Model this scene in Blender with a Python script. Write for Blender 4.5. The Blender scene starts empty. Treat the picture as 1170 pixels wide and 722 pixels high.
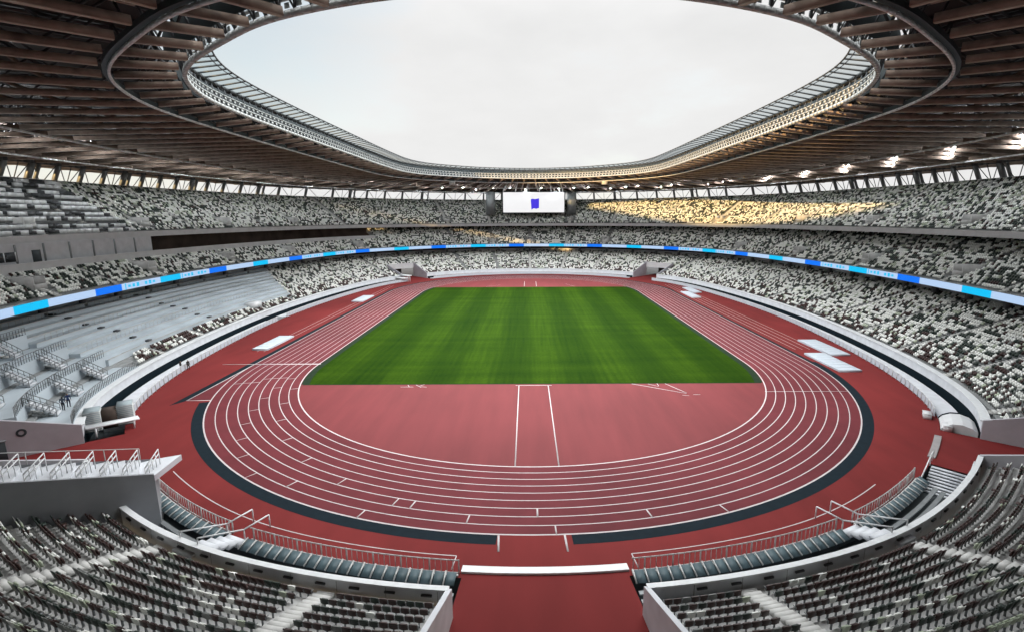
import bpy, math, random
import numpy as np
from mathutils import Vector, Matrix
rng = np.random.default_rng(7)
random.seed(7)
scene = bpy.context.scene
col = scene.collection
R = math.radians
EXPO = 1.08

# ------------------------------------------------------------------ materials
MATS = {}
def mat(name, color, rough=0.7, var=0.0, scale=1.0, metal=0.0, bump=0.0, stretch=None, emit=None, spec=0.3, detail=4.0, var2=0.0, scale2=0.05):
    m = bpy.data.materials.new(name); m.use_nodes = True
    nt = m.node_tree; b = nt.nodes['Principled BSDF']
    b.inputs['Base Color'].default_value = (*color, 1)
    b.inputs['Roughness'].default_value = rough
    b.inputs['Metallic'].default_value = metal
    b.inputs['Specular IOR Level'].default_value = spec
    if emit:
        b.inputs['Emission Color'].default_value = (*color, 1); b.inputs['Emission Strength'].default_value = emit
    if var or bump:
        g = nt.nodes.new('ShaderNodeNewGeometry'); mp = nt.nodes.new('ShaderNodeMapping')
        if stretch: mp.inputs['Scale'].default_value = stretch
        nt.links.new(g.outputs['Position'], mp.inputs['Vector'])
        n = nt.nodes.new('ShaderNodeTexNoise'); n.inputs['Scale'].default_value = scale; n.inputs['Detail'].default_value = detail
        nt.links.new(mp.outputs['Vector'], n.inputs['Vector'])
        f = n.outputs['Fac']
        if var2:
            n2 = nt.nodes.new('ShaderNodeTexNoise'); n2.inputs['Scale'].default_value = scale2; n2.inputs['Detail'].default_value = 3
            nt.links.new(g.outputs['Position'], n2.inputs['Vector'])
            mm = nt.nodes.new('ShaderNodeMath'); mm.operation = 'MULTIPLY_ADD'
            nt.links.new(n2.outputs['Fac'], mm.inputs[0]); mm.inputs[1].default_value = var2/max(var, 1e-6)
            ad = nt.nodes.new('ShaderNodeMath'); ad.operation = 'SUBTRACT'
            nt.links.new(f, mm.inputs[2]); nt.links.new(mm.outputs[0], ad.inputs[0]); ad.inputs[1].default_value = .5*var2/max(var, 1e-6)
            f = ad.outputs[0]
        if var:
            mr = nt.nodes.new('ShaderNodeMapRange'); mr.clamp = False
            mr.inputs['From Min'].default_value = .3; mr.inputs['From Max'].default_value = .7
            mr.inputs['To Min'].default_value = 1-var; mr.inputs['To Max'].default_value = 1+var
            nt.links.new(f, mr.inputs['Value'])
            mx = nt.nodes.new('ShaderNodeVectorMath'); mx.operation = 'SCALE'
            mx.inputs[0].default_value = color; nt.links.new(mr.outputs[0], mx.inputs['Scale'])
            nt.links.new(mx.outputs[0], b.inputs['Base Color'])
        if bump:
            bp = nt.nodes.new('ShaderNodeBump'); bp.inputs['Strength'].default_value = bump; bp.inputs['Distance'].default_value = .05
            nt.links.new(f, bp.inputs['Height']); nt.links.new(bp.outputs[0], b.inputs['Normal'])
    MATS[name] = m
    return m

M_RED   = mat('red_surface', (.156, .0205, .0200), .8, .09, .5, var2=.16, scale2=.045, spec=.12, stretch=(1, .25, 1))
M_LANE  = mat('lane_surface', (.112, .0198, .0248), .75, .09, .5, var2=.16, scale2=.06, spec=.14)
M_DZONE = mat('d_zone_surface', (.136, .0255, .028), .72, .09, .6, var2=.11, scale2=.05, spec=.16, stretch=(1, .12, 1))
M_LINE  = mat('line_paint', (.46, .42, .42), .7, .08, 3)
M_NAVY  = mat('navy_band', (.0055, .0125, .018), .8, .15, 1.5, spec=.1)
M_CONC  = mat('concrete', (.50, .50, .49), .85, .14, .9, bump=.1, var2=.12, scale2=.12)
M_TREAD = mat('tread_concrete', (.27, .28, .28), .85, .14, .9, var2=.12, scale2=.12)
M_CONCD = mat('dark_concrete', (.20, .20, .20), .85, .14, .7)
M_WALL  = mat('parapet_white', (.60, .62, .65), .6, .09, .8)
M_LILAC = mat('end_wall_grey', (.42, .41, .44), .7, .10, .5)
M_FASC  = mat('fascia', (.60, .61, .62), .55, .08, .5)
M_TERR  = mat('platform_cover', (.47, .53, .57), .6, .10, .35, stretch=(1, .5, 1), var2=.1, scale2=.1)
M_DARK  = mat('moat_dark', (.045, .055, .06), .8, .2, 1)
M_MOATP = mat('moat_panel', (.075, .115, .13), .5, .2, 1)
M_WHITE = mat('white_metal', (.70, .72, .73), .45, .06, 2)
M_STEEL = mat('grey_steel', (.20, .215, .22), .45, .12, 1, metal=.3)
M_STEELD= mat('dark_steel', (.075, .08, .085), .5, .12, 1, metal=.2)
M_STEELL= mat('light_steel', (.50, .51, .50), .4, .10, 1, metal=.2)
M_TEAL  = mat('teal_steel', (.05, .065, .07), .5, .12, 1)
M_DECK  = mat('roof_deck', (.035, .032, .030), .8, .2, .3)
M_BACK  = mat('added_leak_wall_mat', (.07, .05, .04), .8, .35, .3)
M_GLASSD= mat('dark_glass', (.03, .035, .04), .1, spec=.6)
M_MAT   = mat('cover_sheet', (.47, .52, .57), .6, .06, 2)
M_ROOFTOP = mat('roof_top', (.35, .36, .37), .6, .1, .2)
M_ASPH  = mat('asphalt', (.05, .05, .05), .9, .2, .3)

def wood_mat():
    m = mat('cedar_wood', (.27, .205, .165), .7, .25, 1.0, spec=.2, detail=6, var2=.25, scale2=.22)
    return m
M_WOOD = wood_mat()
M_LITEDGE = mat('lit_edge_strip', (.42, .36, .30), .6, .15, .6)  # pale strips paint the lit lower edges of the roof timbers
M_WOODD = mat('dark_wood', (.12, .09, .075), .75, .25, .7)

def grass_mat():
    m = bpy.data.materials.new('grass'); m.use_nodes = True
    nt = m.node_tree; b = nt.nodes['Principled BSDF']; b.inputs['Roughness'].default_value = .8
    b.inputs['Specular IOR Level'].default_value = .02
    N = nt.nodes.new; Lk = nt.links.new
    g = N('ShaderNodeNewGeometry'); sp = N('ShaderNodeSeparateXYZ'); Lk(g.outputs['Position'], sp.inputs[0])
    def math_(op, a, b_=None, c=None):
        n = N('ShaderNodeMath'); n.operation = op
        for i, v in enumerate((a, b_, c)):
            if v is None: continue
            if isinstance(v, (int, float)): n.inputs[i].default_value = v
            else: Lk(v, n.inputs[i])
        return n.outputs[0]
    nz = N('ShaderNodeTexNoise'); nz.inputs['Scale'].default_value = .25; nz.inputs['Detail'].default_value = 3; Lk(g.outputs['Position'], nz.inputs['Vector'])
    x = math_('ADD', sp.outputs['X'], math_('MULTIPLY', nz.outputs['Fac'], .9))
    s1 = math_('SINE', math_('MULTIPLY', x, 2*math.pi/11.4))
    st = math_('MULTIPLY', math_('MULTIPLY', s1, 3.0), .5)
    cl = N('ShaderNodeClamp'); cl.inputs['Min'].default_value = -1; cl.inputs['Max'].default_value = 1; Lk(st, cl.inputs['Value'])
    # longitudinal streaks
    mp = N('ShaderNodeMapping'); mp.inputs['Scale'].default_value = (1.6, .045, 1); Lk(g.outputs['Position'], mp.inputs['Vector'])
    n2 = N('ShaderNodeTexNoise'); n2.inputs['Scale'].default_value = 1; n2.inputs['Detail'].default_value = 4; Lk(mp.outputs[0], n2.inputs['Vector'])
    mp2 = N('ShaderNodeMapping'); mp2.inputs['Scale'].default_value = (.03, .30, 1); Lk(g.outputs['Position'], mp2.inputs['Vector'])
    n4 = N('ShaderNodeTexNoise'); n4.inputs['Scale'].default_value = 1; n4.inputs['Detail'].default_value = 3; Lk(mp2.outputs[0], n4.inputs['Vector'])
    n3 = N('ShaderNodeTexNoise'); n3.inputs['Scale'].default_value = 2.2; n3.inputs['Detail'].default_value = 6; Lk(g.outputs['Position'], n3.inputs['Vector'])
    v = math_('MULTIPLY', cl.outputs[0], .15)
    v = math_('ADD', v, math_('MULTIPLY', math_('SUBTRACT', n2.outputs['Fac'], .5), .75))
    v = math_('ADD', v, math_('MULTIPLY', math_('SUBTRACT', n4.outputs['Fac'], .5), .7))
    v = math_('ADD', v, math_('MULTIPLY', math_('SUBTRACT', n3.outputs['Fac'], .5), .6))
    v = math_('ADD', v, .5)
    rp = N('ShaderNodeValToRGB'); e = rp.color_ramp.elements
    e[0].position = .05; e[0].color = (.0055, .021, .0010, 1)
    e[1].position = .95; e[1].color = (.026, .058, .0025, 1)
    k = rp.color_ramp.elements.new(.5); k.color = (.0135, .036, .0016, 1)
    Lk(v, rp.inputs['Fac']); Lk(rp.outputs['Color'], b.inputs['Base Color'])
    return m
M_GRASS = grass_mat()
S_COL = {'white': (.84, .85, .81), 'sage': (.46, .51, .40), 'grey': (.20, .21, .20), 'green': (.022, .036, .028), 'brown': (.045, .020, .017)}
S_KEYS = list(S_COL)
M_SEAT = [mat('seat_'+k, v, .45, .10, .6, spec=.35) for k, v in S_COL.items()]

# ------------------------------------------------------------------ mesh builder
class MB:
    def __init__(s): s.v = []; s.f = []; s.m = []; s.n = 0; s.ng = []
    def quads(s, V, F, mi=0):
        V = np.asarray(V, float).reshape(-1, 3); F = np.asarray(F, int).reshape(-1, 4)
        s.v.append(V); s.f.append(F+s.n); s.m.append(np.full(len(F), mi) if np.isscalar(mi) else np.asarray(mi)); s.n += len(V)
    def boxes(s, C, X, Y, Z, mi=0):
        """many boxes: centres C, half-extent vectors X, Y, Z"""
        C = np.atleast_2d(np.asarray(C, float)); n = len(C)
        X, Y, Z = [np.broadcast_to(np.asarray(a, float), (n, 3)) for a in (X, Y, Z)]
        V = np.stack([C+a*X+b*Y+c*Z for c in (-1, 1) for b in (-1, 1) for a in (-1, 1)], 1)
        F0 = np.array([[0, 2, 3, 1], [4, 5, 7, 6], [0, 1, 5, 4], [2, 6, 7, 3], [0, 4, 6, 2], [1, 3, 7, 5]])
        F = (F0[None]+8*np.arange(n)[:, None, None]).reshape(-1, 4)
        mm = mi if np.isscalar(mi) else np.repeat(np.asarray(mi), 6)
        s.quads(V, F, mm)
    def bars(s, A, B, w, h=None, mi=0, up=(0, 0, 1)):
        A = np.atleast_2d(np.asarray(A, float)); B = np.atleast_2d(np.asarray(B, float)); h = w if h is None else h
        D = B-A; L = np.linalg.norm(D, axis=1)[:, None]; D = D/np.maximum(L, 1e-9)
        up = np.broadcast_to(np.asarray(up, float), D.shape)
        alt = np.where(np.abs((D*up).sum(1))[:, None] > .98, np.array([[1., 0, 0]]), up)
        X = np.cross(D, alt); X /= np.linalg.norm(X, axis=1)[:, None]; Y = np.cross(X, D)
        s.boxes((A+B)/2, X*w/2, D*L/2, Y*h/2, mi)
    def strip(s, A, B, mi=0, closed=False):
        """ribbon between polylines A and B"""
        A = np.asarray(A, float); B = np.asarray(B, float); n = len(A)
        i = np.arange(n if closed else n-1); j = (i+1) % n
        s.quads(np.r_[A, B], np.c_[i, j, j+n, i+n], mi)
    def sweep(s, prof, mi=0, closed=False, caps=True):
        """prof: list of polylines (k of them) forming a closed tube section"""
        k = len(prof)
        for a in range(k): s.strip(prof[a], prof[(a+1) % k], mi, closed)
        if caps and not closed and k == 4:
            for e in (0, -1): s.quads([p[e] for p in prof], [[0, 1, 2, 3]], mi)
    def ngon(s, V, mi=0):
        V = np.asarray(V, float); s.v.append(V); s.ng.append((list(range(s.n, s.n+len(V))), mi)); s.n += len(V)
    def build(s, name, mats, parent=None, smooth=False):
        me = bpy.data.meshes.new(name)
        V = np.concatenate(s.v) if s.v else np.zeros((0, 3))
        F = np.concatenate(s.f) if s.f else np.zeros((0, 4), int)
        mi = np.concatenate(s.m) if s.m else np.zeros(0, int)
        me.vertices.add(len(V)); me.vertices.foreach_set('co', V.astype(np.float32).ravel())
        nl = len(F)*4+sum(len(g[0]) for g in s.ng); me.loops.add(nl)
        vi = np.concatenate([F.ravel()]+[np.array(g[0]) for g in s.ng]) if nl else np.zeros(0, int)
        me.loops.foreach_set('vertex_index', vi.astype(np.int32))
        me.polygons.add(len(F)+len(s.ng))
        ls = list(range(0, len(F)*4, 4)); p = len(F)*4
        for g in s.ng: ls.append(p); p += len(g[0])
        me.polygons.foreach_set('loop_start', np.array(ls, np.int32))
        me.polygons.foreach_set('material_index', np.r_[mi, [g[1] for g in s.ng]].astype(np.int32))
        for m in (mats if isinstance(mats, (list, tuple)) else [mats]): me.materials.append(m)
        me.update(calc_edges=True); me.validate()
        o = bpy.data.objects.new(name, me); col.objects.link(o)
        if parent:
            o.parent = parent
            root = parent if parent.type == 'EMPTY' else (parent.parent if parent.parent else None)
            if root is not None:
                if parent.type == 'EMPTY': o.matrix_parent_inverse = Matrix.Translation(parent.location).inverted()
        if smooth:
            me.polygons.foreach_set('use_smooth', [True]*len(me.polygons))
        return o
def tag(o, label=None, cat=None, group=None, kind=None):
    if label: o['label'] = label
    if cat: o['category'] = cat
    if group: o['group'] = group
    if kind: o['kind'] = kind
    return o
def thing(name, label, cat, loc=(0, 0, 0), group=None):
    o = bpy.data.objects.new(name, None); col.objects.link(o); o.location = loc; o.empty_display_size = .5
    return tag(o, label, cat, group)
def struct(o): o['kind'] = 'structure'; return o

# ------------------------------------------------------------------ plan curves
NR = 800
def closed_curve(Q):
    q = list(Q)+[(x, -y) for x, y in Q[-2::-1]]
    q = q+[(-x, y) for x, y in q[-2:0:-1]]
    q = np.array(q, float); N = len(q); out = []
    for i in range(N):
        a, b, c, d = q[i-1], q[i], q[(i+1) % N], q[(i+2) % N]
        for t in np.linspace(0, 1, 40, endpoint=False):
            out.append(.5*((2*b)+(-a+c)*t+(2*a-5*b+4*c-d)*t*t+(-a+3*b-3*c+d)*t**3))
    P = np.array(out)
    for _ in range(260): P = (np.roll(P, 1, 0)+2*P+np.roll(P, -1, 0))/4
    P2 = np.r_[P, P[:1]]; s = np.r_[0, np.cumsum(np.hypot(*np.diff(P2, axis=0).T))]
    t = np.linspace(0, s[-1], NR, endpoint=False)
    P = np.c_[np.interp(t, s, P2[:, 0]), np.interp(t, s, P2[:, 1])]
    T = np.roll(P, -1, 0)-np.roll(P, 1, 0); T /= np.hypot(*T.T)[:, None]
    return P, np.c_[-T[:, 1], T[:, 0]]
P0, N0 = closed_curve([(0, 94.2), (12.5, 92.9), (25, 88.8), (36, 81.3), (44.5, 73), (51, 64.5), (55.5, 52), (58.3, 38), (60.5, 20), (61.5, 0)])
P3, N3 = closed_curve([(0, 93), (12, 91.5), (23.5, 87), (31, 81.5), (41, 72.5), (47, 62), (50, 49), (50.8, 25), (50.8, 0)])
if ((P0+N0)**2).sum() < (P0**2).sum(): N0 = -N0
if ((P3+N3)**2).sum() < (P3**2).sum(): N3 = -N3
def at(P, N, i, d=0., z=0.):
    """points of the curve at float indices i, offset d, height z"""
    i = np.atleast_1d(np.asarray(i, float)) % NR; a = np.floor(i).astype(int) % NR; b = (a+1) % NR; t = (i-np.floor(i))[:, None]
    p = P[a]*(1-t)+P[b]*t; n = N[a]*(1-t)+N[b]*t
    d = np.broadcast_to(np.asarray(d, float), (len(p),))[:, None]; z = np.broadcast_to(np.asarray(z, float), (len(p),))[:, None]
    return np.c_[p+n*d, z]
def G(i, d=0., z=0.): return at(P0, N0, i, d, z)
def G1(i, d=0., z=0.): return G(i, d, z)[0]
def G3(i, d=0., z=0.): return at(P3, N3, i, d, z)
def nrm(i):
    n = (G(i, 1)-G(i, 0)); return n/np.linalg.norm(n, axis=1)[:, None]
def idx(x, y, d=0.):
    C = P0+N0*d; k = np.hypot(C[:, 0]-x, C[:, 1]-y).argmin(); return float(k)
def span(i0, i1, step=2.0):
    n = max(2, int(abs(i1-i0)/step)+1); return np.linspace(i0, i1, n)
S_EDGE_SE, E_EDGE_SE = idx(42.9, -81.2, 4.2), idx(50.0, -72.8, 4.0)
S_EDGE_SW, W_EDGE_SW = NR-S_EDGE_SE, NR-E_EDGE_SE
E_EDGE_NE, N_EDGE_NE = NR/2-E_EDGE_SE, NR/2-S_EDGE_SE
W_EDGE_NW, N_EDGE_NW = NR-E_EDGE_NE, NR-N_EDGE_NE
TUN_R, TUN_L = idx(7.0, -98, 4.2), idx(-5.1, -98, 4.2)
ALL = np.arange(0, NR, 2.0)

# ------------------------------------------------------------------ ground, track, paint
S = 42.195
def bend(r, side, a0=0, a1=180, n=97):
    t = np.radians(np.linspace(a0, a1, n))
    return np.c_[r*np.cos(t), side*(S+r*np.sin(t))]
def oval(r, n=97):
    return np.r_[bend(r, 1, 0, 180, n), np.c_[-bend(r, -1, 0, 180, n)[::-1][:, 0]*-1, bend(r, -1, 0, 180, n)[::-1][:, 1]]]
def z3(p, z): p = np.asarray(p, float); return np.c_[p, np.full(len(p), z)]
mb = MB(); mb.ngon([(-3000, -3000, -2.5), (3000, -3000, -2.5), (3000, 3000, -2.5), (-3000, 3000, -2.5)])
struct(mb.build('ground', M_ASPH))
mb = MB()
rim = G(ALL, .55, 0)[::-1]
mb.ngon(rim)
for a, b in ((S_EDGE_SE, E_EDGE_SE), (W_EDGE_SW, S_EDGE_SW), (TUN_R, TUN_L), (E_EDGE_NE, N_EDGE_NE), (N_EDGE_NW, W_EDGE_NW)):
    lo, hi = (a, b) if a < b else (b, a)
    lo, hi = lo-.1, hi+.1
    ii = span(lo, hi, 1.0); mb.strip(G(ii, .548, -.002), G(ii, 32, -.002))
struct(mb.build('running_surface', M_RED))
mb = MB()
o1, o2 = z3(oval(36.5), .004), z3(oval(47.48), .004)
mb.strip(o1, o2, closed=True)
# chute of the hurdles straight on the home side
mb.quads([(-47.48, -59.6, .003), (-40, -59.5, .003), (-36.6, -S+.1, .003), (-47.48, -S+.1, .003)], [[0, 1, 2, 3]])
struct(mb.build('track_lanes', M_LANE))
mb = MB(); mb.ngon(z3(oval(36.49), .0045)); struct(mb.build('infield', M_DZONE))
# grass: football pitch with rounded sides following the inner lane
GY = 53.0
def inner_x(y, r): 
    return r if abs(y) <= S else math.sqrt(max(r*r-(abs(y)-S)**2, 0))
ys = np.linspace(-GY, GY, 81)
pts = [(inner_x(y, 35.2), y, .012) for y in ys]+[(-inner_x(y, 35.2), y, .012) for y in ys[::-1]]
mb = MB(); mb.ngon(pts); tag(mb.build('grass', M_GRASS), kind='stuff')
mb = MB()
A = [(inner_x(y, 36.35), y, .008) for y in ys]; B = [(inner_x(y, 35.15), y, .008) for y in ys]
mb.strip(A, B)
A = [(-inner_x(y, 36.35), y, .008) for y in ys]; B = [(-inner_x(y, 35.15), y, .008) for y in ys]
mb.strip(B, A)
mb.quads([(-34.4, -GY-.25, .009), (34.4, -GY-.25, .009), (34.4, -GY+.05, .009), (-34.4, -GY+.05, .009)], [[0, 1, 2, 3]])
struct(mb.build('pitch_kerb_strip', mat('dark_kerb', (.010, .022, .010), .85, .2, 1, spec=.1)))
# outer navy gutter band
mb = MB()
def band(r0, r1, a0, a1, side, z=.006):
    mb.strip(z3(bend(r0, side, a0, a1), z), z3(bend(r1, side, a0, a1), z))
band(47.55, 48.75, 0, 86.6, -1); band(47.55, 48.75, 93.6, 158, -1)
for a in np.linspace(0, 1, 2)[:-1]:
    # widening of the band toward the gap
    t0 = np.radians(np.linspace(40, 86.6, 40)); w = np.linspace(1.7, 1.6, 40)
mb.strip(z3([(47.55, -S), (47.55, S)], .006), z3([(48.3, -S), (48.3, S)], .006))
mb.strip(z3([(-47.55, -59.9), (-47.55, S)], .006), z3([(-48.6, -61.5), (-48.6, S)], .006))
band(47.55, 48.6, 0, 180, 1)
struct(mb.build('gutter_band', M_NAVY))
# white lines
mb = MB(); LW = .052; ZL = .010
for k in range(10):
    r = 36.5+1.22*k; w = LW if 0 < k < 9 else .08
    mb.strip(z3(oval(r-w), ZL), z3(oval(r+w), ZL), closed=True)
def line(p, q, w=.06, z=.014):
    mb.bars([(*p, z)], [(*q, z)], w*2, .004)
def radial(k0, k1, ang, side=-1, w=.06):
    t = R(ang); c = np.array([math.cos(t), side*math.sin(t)])
    line(np.array([0, side*S])+c*(36.5+1.22*k0), np.array([0, side*S])+c*(36.5+1.22*k1), w)
line((-36.5, -S), (-53, -S), .13); line((-36.2, -S), (-47.3, -S), .22, .018)
line((-47.48, -59.6), (-47.48, -S), .1); line((-47.48, -59.6), (-44.2, -59.5), .1)
line((33.2, -57.0), (45.1, -57.0), .06)
# staggered exchange-zone ticks round the near bend
for k in range(9):
    radial(k, k+1, 174-6.0*k, w=.05) if k not in (0,) else None
    radial(k, k+1, 160-9.0*k, w=.06)
radial(5, 8, 167, w=.06); radial(2, 5, 169, w=.06)
for k, x in ((8, -14.5), (7, -22.5), (6, .2), (6, -10.5), (7, 9.5), (8, 16.0)):
    a = math.degrees(math.acos(x/(36.5+1.22*k))); radial(k, k+1, a, w=.07)
# runway lines in the near D-zone, landing box lines
line((-2.0, -GY-.8), (-1.9, -78.5), .07); line((2.35, -GY-.8), (2.5, -78.5), .07); line((-2.5, -GY-.8), (2.9, -GY-.8), .08)
line((-2.9, -89.7), (-2.8, -91.7), .08); line((2.3, -89.7), (2.4, -91.7), .08)
line((14.9, -GY-.3), (21.8, -57.6), .07); line((19.9, -GY-.3), (21.9, -57.4), .07)
for p, q in (((17.3, -53.4), (18.6, -54.6)), ((18.7, -53.2), (18.7, -54.3)), ((22.6, -58.1), (23.6, -58.1)), ((21.0, -58.3), (21.9, -58.5)),
             ((-19.5, -54.3), (-17.6, -54.3)), ((-18.6, -53.4), (-18.2, -54.3)), ((-17.4, -53.4), (-16.4, -54.5)), ((-16.6, -54.2), (-15.6, -54.4)), ((-16.9, -54.0), (-16.2, -53.2))):
    line(p, q, .05)
for x in (-2.2, 2.2): line((x, GY+1.2), (x, GY+16), .08)
line((-16, GY+1), (-11, GY+6), .05); line((16, GY+1), (13, GY+8), .05)
# runways of the jump pits along both straights
for s_, xs in ((1, (49.6, 50.9, 52.3, 53.6)), (-1, (50.2, 51.5))):
    for x in xs: line((s_*x, -34), (s_*x, 58), .055)
# thin line following the moat
for a, b in ((TUN_R-1.5, S_EDGE_SE+14), (TUN_L+1.5, S_EDGE_SW-6)):
    ii = span(a, b, 1); mb.strip(G(ii, -1.75, .01), G(ii, -1.66, .01))
    mb.bars([G1(a, -1.7, .012)], [G1(a, -.2, .012)], .09, .004)
struct(mb.build('lane_markings', M_LINE))

# ------------------------------------------------------------------ stands
AIS = []
c_s = NR/2
per = np.hypot(*(np.roll(P0, -1, 0)-P0).T).mean()
for sg in (1, -1):
    for dd in (12.4, 25.6): AIS.append((c_s-sg*dd/per) % NR)
k = 0
step_i = 13.6/per
q = E_EDGE_SE-5/per
while q > E_EDGE_NE+3/per: AIS.append(q); q -= step_i
AIS += [NR-a for a in AIS[4:]]
for dd in (0, 12.8, -12.8, 25.6, -25.6): AIS.append((dd/per) % NR)
AIS = sorted(AIS)
AIS_UP = AIS+[c_s]
def zlow(d): return 1.22+(d-4.6)*.355
def zmid(d): return 11.65+(d-18.9)*.462
def zup(d):  return 20.9+(d-29.9)*.535
RD = .9
def terrace(mb, ii, d0, d1, zf, rd=RD, mi=0):
    n = int(round((d1-d0)/rd)); prev = None
    for r in range(n):
        a, b = d0+r*rd, d0+(r+1)*rd; z = zf(a)
        mb.strip(G(ii, a, z), G(ii, b, z), mi)
        mb.strip(G(ii, b, z), G(ii, b, zf(b)), mi)
def wall(mb, ii, d0, d1, z0, z1, mi=0, closed=False):
    mb.sweep([G(ii, d0, z0), G(ii, d0, z1), G(ii, d1, z1), G(ii, d1, z0)], mi, closed)
def endwall(mb, i, ds, zt, zb, th, mi=0):
    """wall along the normal at index i; its top follows zt(d)"""
    n = nrm(i)[0]; t = np.array([-n[1], n[0], 0])*th
    top = np.array([G1(i, d, zt(d)) for d in ds]); bot = np.array([G1(i, d, zb) for d in ds])
    mb.sweep([bot-t, top-t, top+t, bot+t], mi)

stands = {}
def lower_block(key, label, lo, hi, lo2, hi2, wl, wh, front_hi=None):
    """lo..hi at the front, lo2..hi2 for the rows above the gate lintels"""
    t = thing('lower_stand', label, 'stand', (0, 0, 0), 'stands of the bowl'); stands[key] = t
    ii = span(lo, hi); ij = span(lo2, hi2)
    mb = MB(); terrace(mb, ii, 4.6, 14.5, zlow); terrace(mb, ij, 14.5, 25.9, zlow)
    mb.build('terrace', M_CONC if key.startswith('s') else M_TREAD, t)
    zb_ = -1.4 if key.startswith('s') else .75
    mb = MB(); wall(mb, ii, 4.0, 4.3, zb_, 2.05); mb.build('front_wall', M_WALL, t)
    if zb_ < 0:
        jk = np.arange(lo+1, hi-1, 3.1/per); n = nrm(jk); tn = np.c_[-n[:, 1], n[:, 0], np.zeros(len(n))]
        mb = MB(); mb.boxes(G(jk, 4.302, 1.62), tn*.018, n*.004, [(0, 0, .42)]); mb.build('panel_joint', M_CONCD, t)
    if zb_ > 0: mb = MB(); wall(mb, ii, 4.1, 4.3, -1.4, zb_); mb.build('wall_shade_band', M_NAVY, t)  # navy lower face paints the moat's shadow onto the wall
    mb = MB(); wall(mb, ii, *((3.95, 4.36) if key.startswith('s') else (3.8, 4.75)), 2.05, 2.16); mb.build('coping', M_WHITE, t)
    if key.startswith('s'):
        jj = np.arange(lo+2, hi-2, 2.2/per); n = nrm(jj); tn = np.c_[-n[:, 1], n[:, 0], np.zeros(len(n))]
        mb = MB(); mb.boxes(G(jj, 4.36, 1.72), tn*.34, n*.06, [(0, 0, .06)]); mb.build('wall_bracket', M_STEELD, t)
    mb = MB(); wall(mb, ij, 25.9, 26.2, 3, 9.75); mb.build('rear_wall', M_WALL, t)
    mb = MB(); wall(mb, ij, 30.5, 30.8, 3, 17); mb.build('concourse_wall', M_BACK, t)
    if key == 'sr':
        mb = MB(); wall(mb, span(TUN_R-1, TUN_L+1, .5), 30.5, 30.8, 5.5, 17); mb.build('added_leak_wall', M_BACK, t)  # unseen wall added over the passage to block leaking sunlight
    for e, w in ((lo, wl), (hi, wh)):
        mb = MB(); ds = np.linspace(4.05, 26 if w == 't' else 14.5, 12)
        endwall(mb, e, ds, lambda d: max(2.05, zlow(d)+(1.0 if w == 't' else 1.15)), -1.4, .17); mb.build('end_wall', M_LILAC if w == 'g' else M_WALL, t)
    for (a, b) in ((lo2, lo), (hi, hi2)):
        if abs(b-a) > 1:
            jj = span(a, b); mb = MB()
            wall(mb, jj, 14.2, 14.6, zlow(14.5)-1.1, zlow(14.5)+1.0); mb.strip(G(jj, 14.3, zlow(14.5)-1.1), G(jj, 26, zlow(14.5)-1.1)); mb.build('gate_lintel', M_FASC, t)
            mb = MB(); wall(mb, jj, 25, 25.3, -.3, 6); mb.build('gate_back_wall', M_BACK, t)
    for a in AIS:
        for aa in (a, a+NR):
            if lo+1.5 < aa < hi-1.5: aisle(t, aa, 4.65, 25.8, zlow)
    return t
def aisle(t, i, d0, d1, zf, w=.6, rd=RD/2):
    n = nrm(i)[0]; tn = np.array([-n[1], n[0], 0])
    ds = np.arange(d0, d1, rd); C = np.array([G1(i, d+rd/2, zf(d)+.10) for d in ds]); 
    mb = MB(); mb.boxes(C, tn*w, n*rd/2, [(0, 0, .115)]); mb.build('aisle_steps', MATS['aisle'], t)
mat('aisle', (.55, .55, .53), .8, .12, 1.2)
gS = (S_EDGE_SE+E_EDGE_SE)/2; gN = NR/2-gS
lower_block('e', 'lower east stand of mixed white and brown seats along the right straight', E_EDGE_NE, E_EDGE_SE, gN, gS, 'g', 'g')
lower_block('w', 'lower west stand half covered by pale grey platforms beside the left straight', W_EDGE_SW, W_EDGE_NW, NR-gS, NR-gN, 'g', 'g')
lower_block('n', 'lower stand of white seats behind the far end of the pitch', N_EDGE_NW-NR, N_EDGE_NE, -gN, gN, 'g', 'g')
lower_block('sr', 'lower near stand of dark seats on the right of the central red passage', S_EDGE_SE, TUN_R, gS, TUN_R, 'g', 't')
lower_block('sl', 'lower near stand of dark seats on the left of the central red passage', TUN_L, S_EDGE_SW, TUN_L, NR-gS, 't', 'g')

WI0, WI1 = idx(-70, -62), idx(-50, 76)      # west sector where the boxes and corridor cut the middle tier short
# middle stand
t = thing('middle_stand', 'middle tier of mixed white and dark seats above the blue and white ribbon board', 'stand', (0, 0, 0), 'stands of the bowl'); stands['m'] = t
full = np.r_[ALL, NR]
rest = span(WI1-NR, WI0)
SC0, SC1 = idx(70, -70, 18), idx(-70, -70, 18)
front = span(SC1-NR, SC0); sback = span(SC0, SC1)
mb = MB(); terrace(mb, front, 18.9, 27.0, zmid); terrace(mb, sback, 23.4, 27.0, zmid); terrace(mb, rest, 27.0, 36.0, zmid)
mb.strip(G(front, 18.6, 10.9), G(front, 30.6, 10.9+4.2)); mb.strip(G(sback, 23.2, 12.5), G(sback, 30.6, 15.1)); mb.build('terrace', M_TREAD, t)
mb = MB(); wall(mb, front, 18.45, 18.9, 11.0, 12.25); wall(mb, sback, 23.0, 23.4, 12.6, 14.0); mb.build('front_parapet', M_FASC, t)
mb = MB(); wall(mb, span(WI0, WI1), 27.0, 27.3, zmid(26.1)-.5, zmid(27)+1.75); mb.build('ledge_wall', M_FASC, t)
mb = MB(); mb.strip(G(span(WI0, WI1), 27.2, zmid(27)-.2), G(span(WI0, WI1), 34, zmid(27)-.2)); mb.build('corridor_floor', M_CONCD, t)
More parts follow.
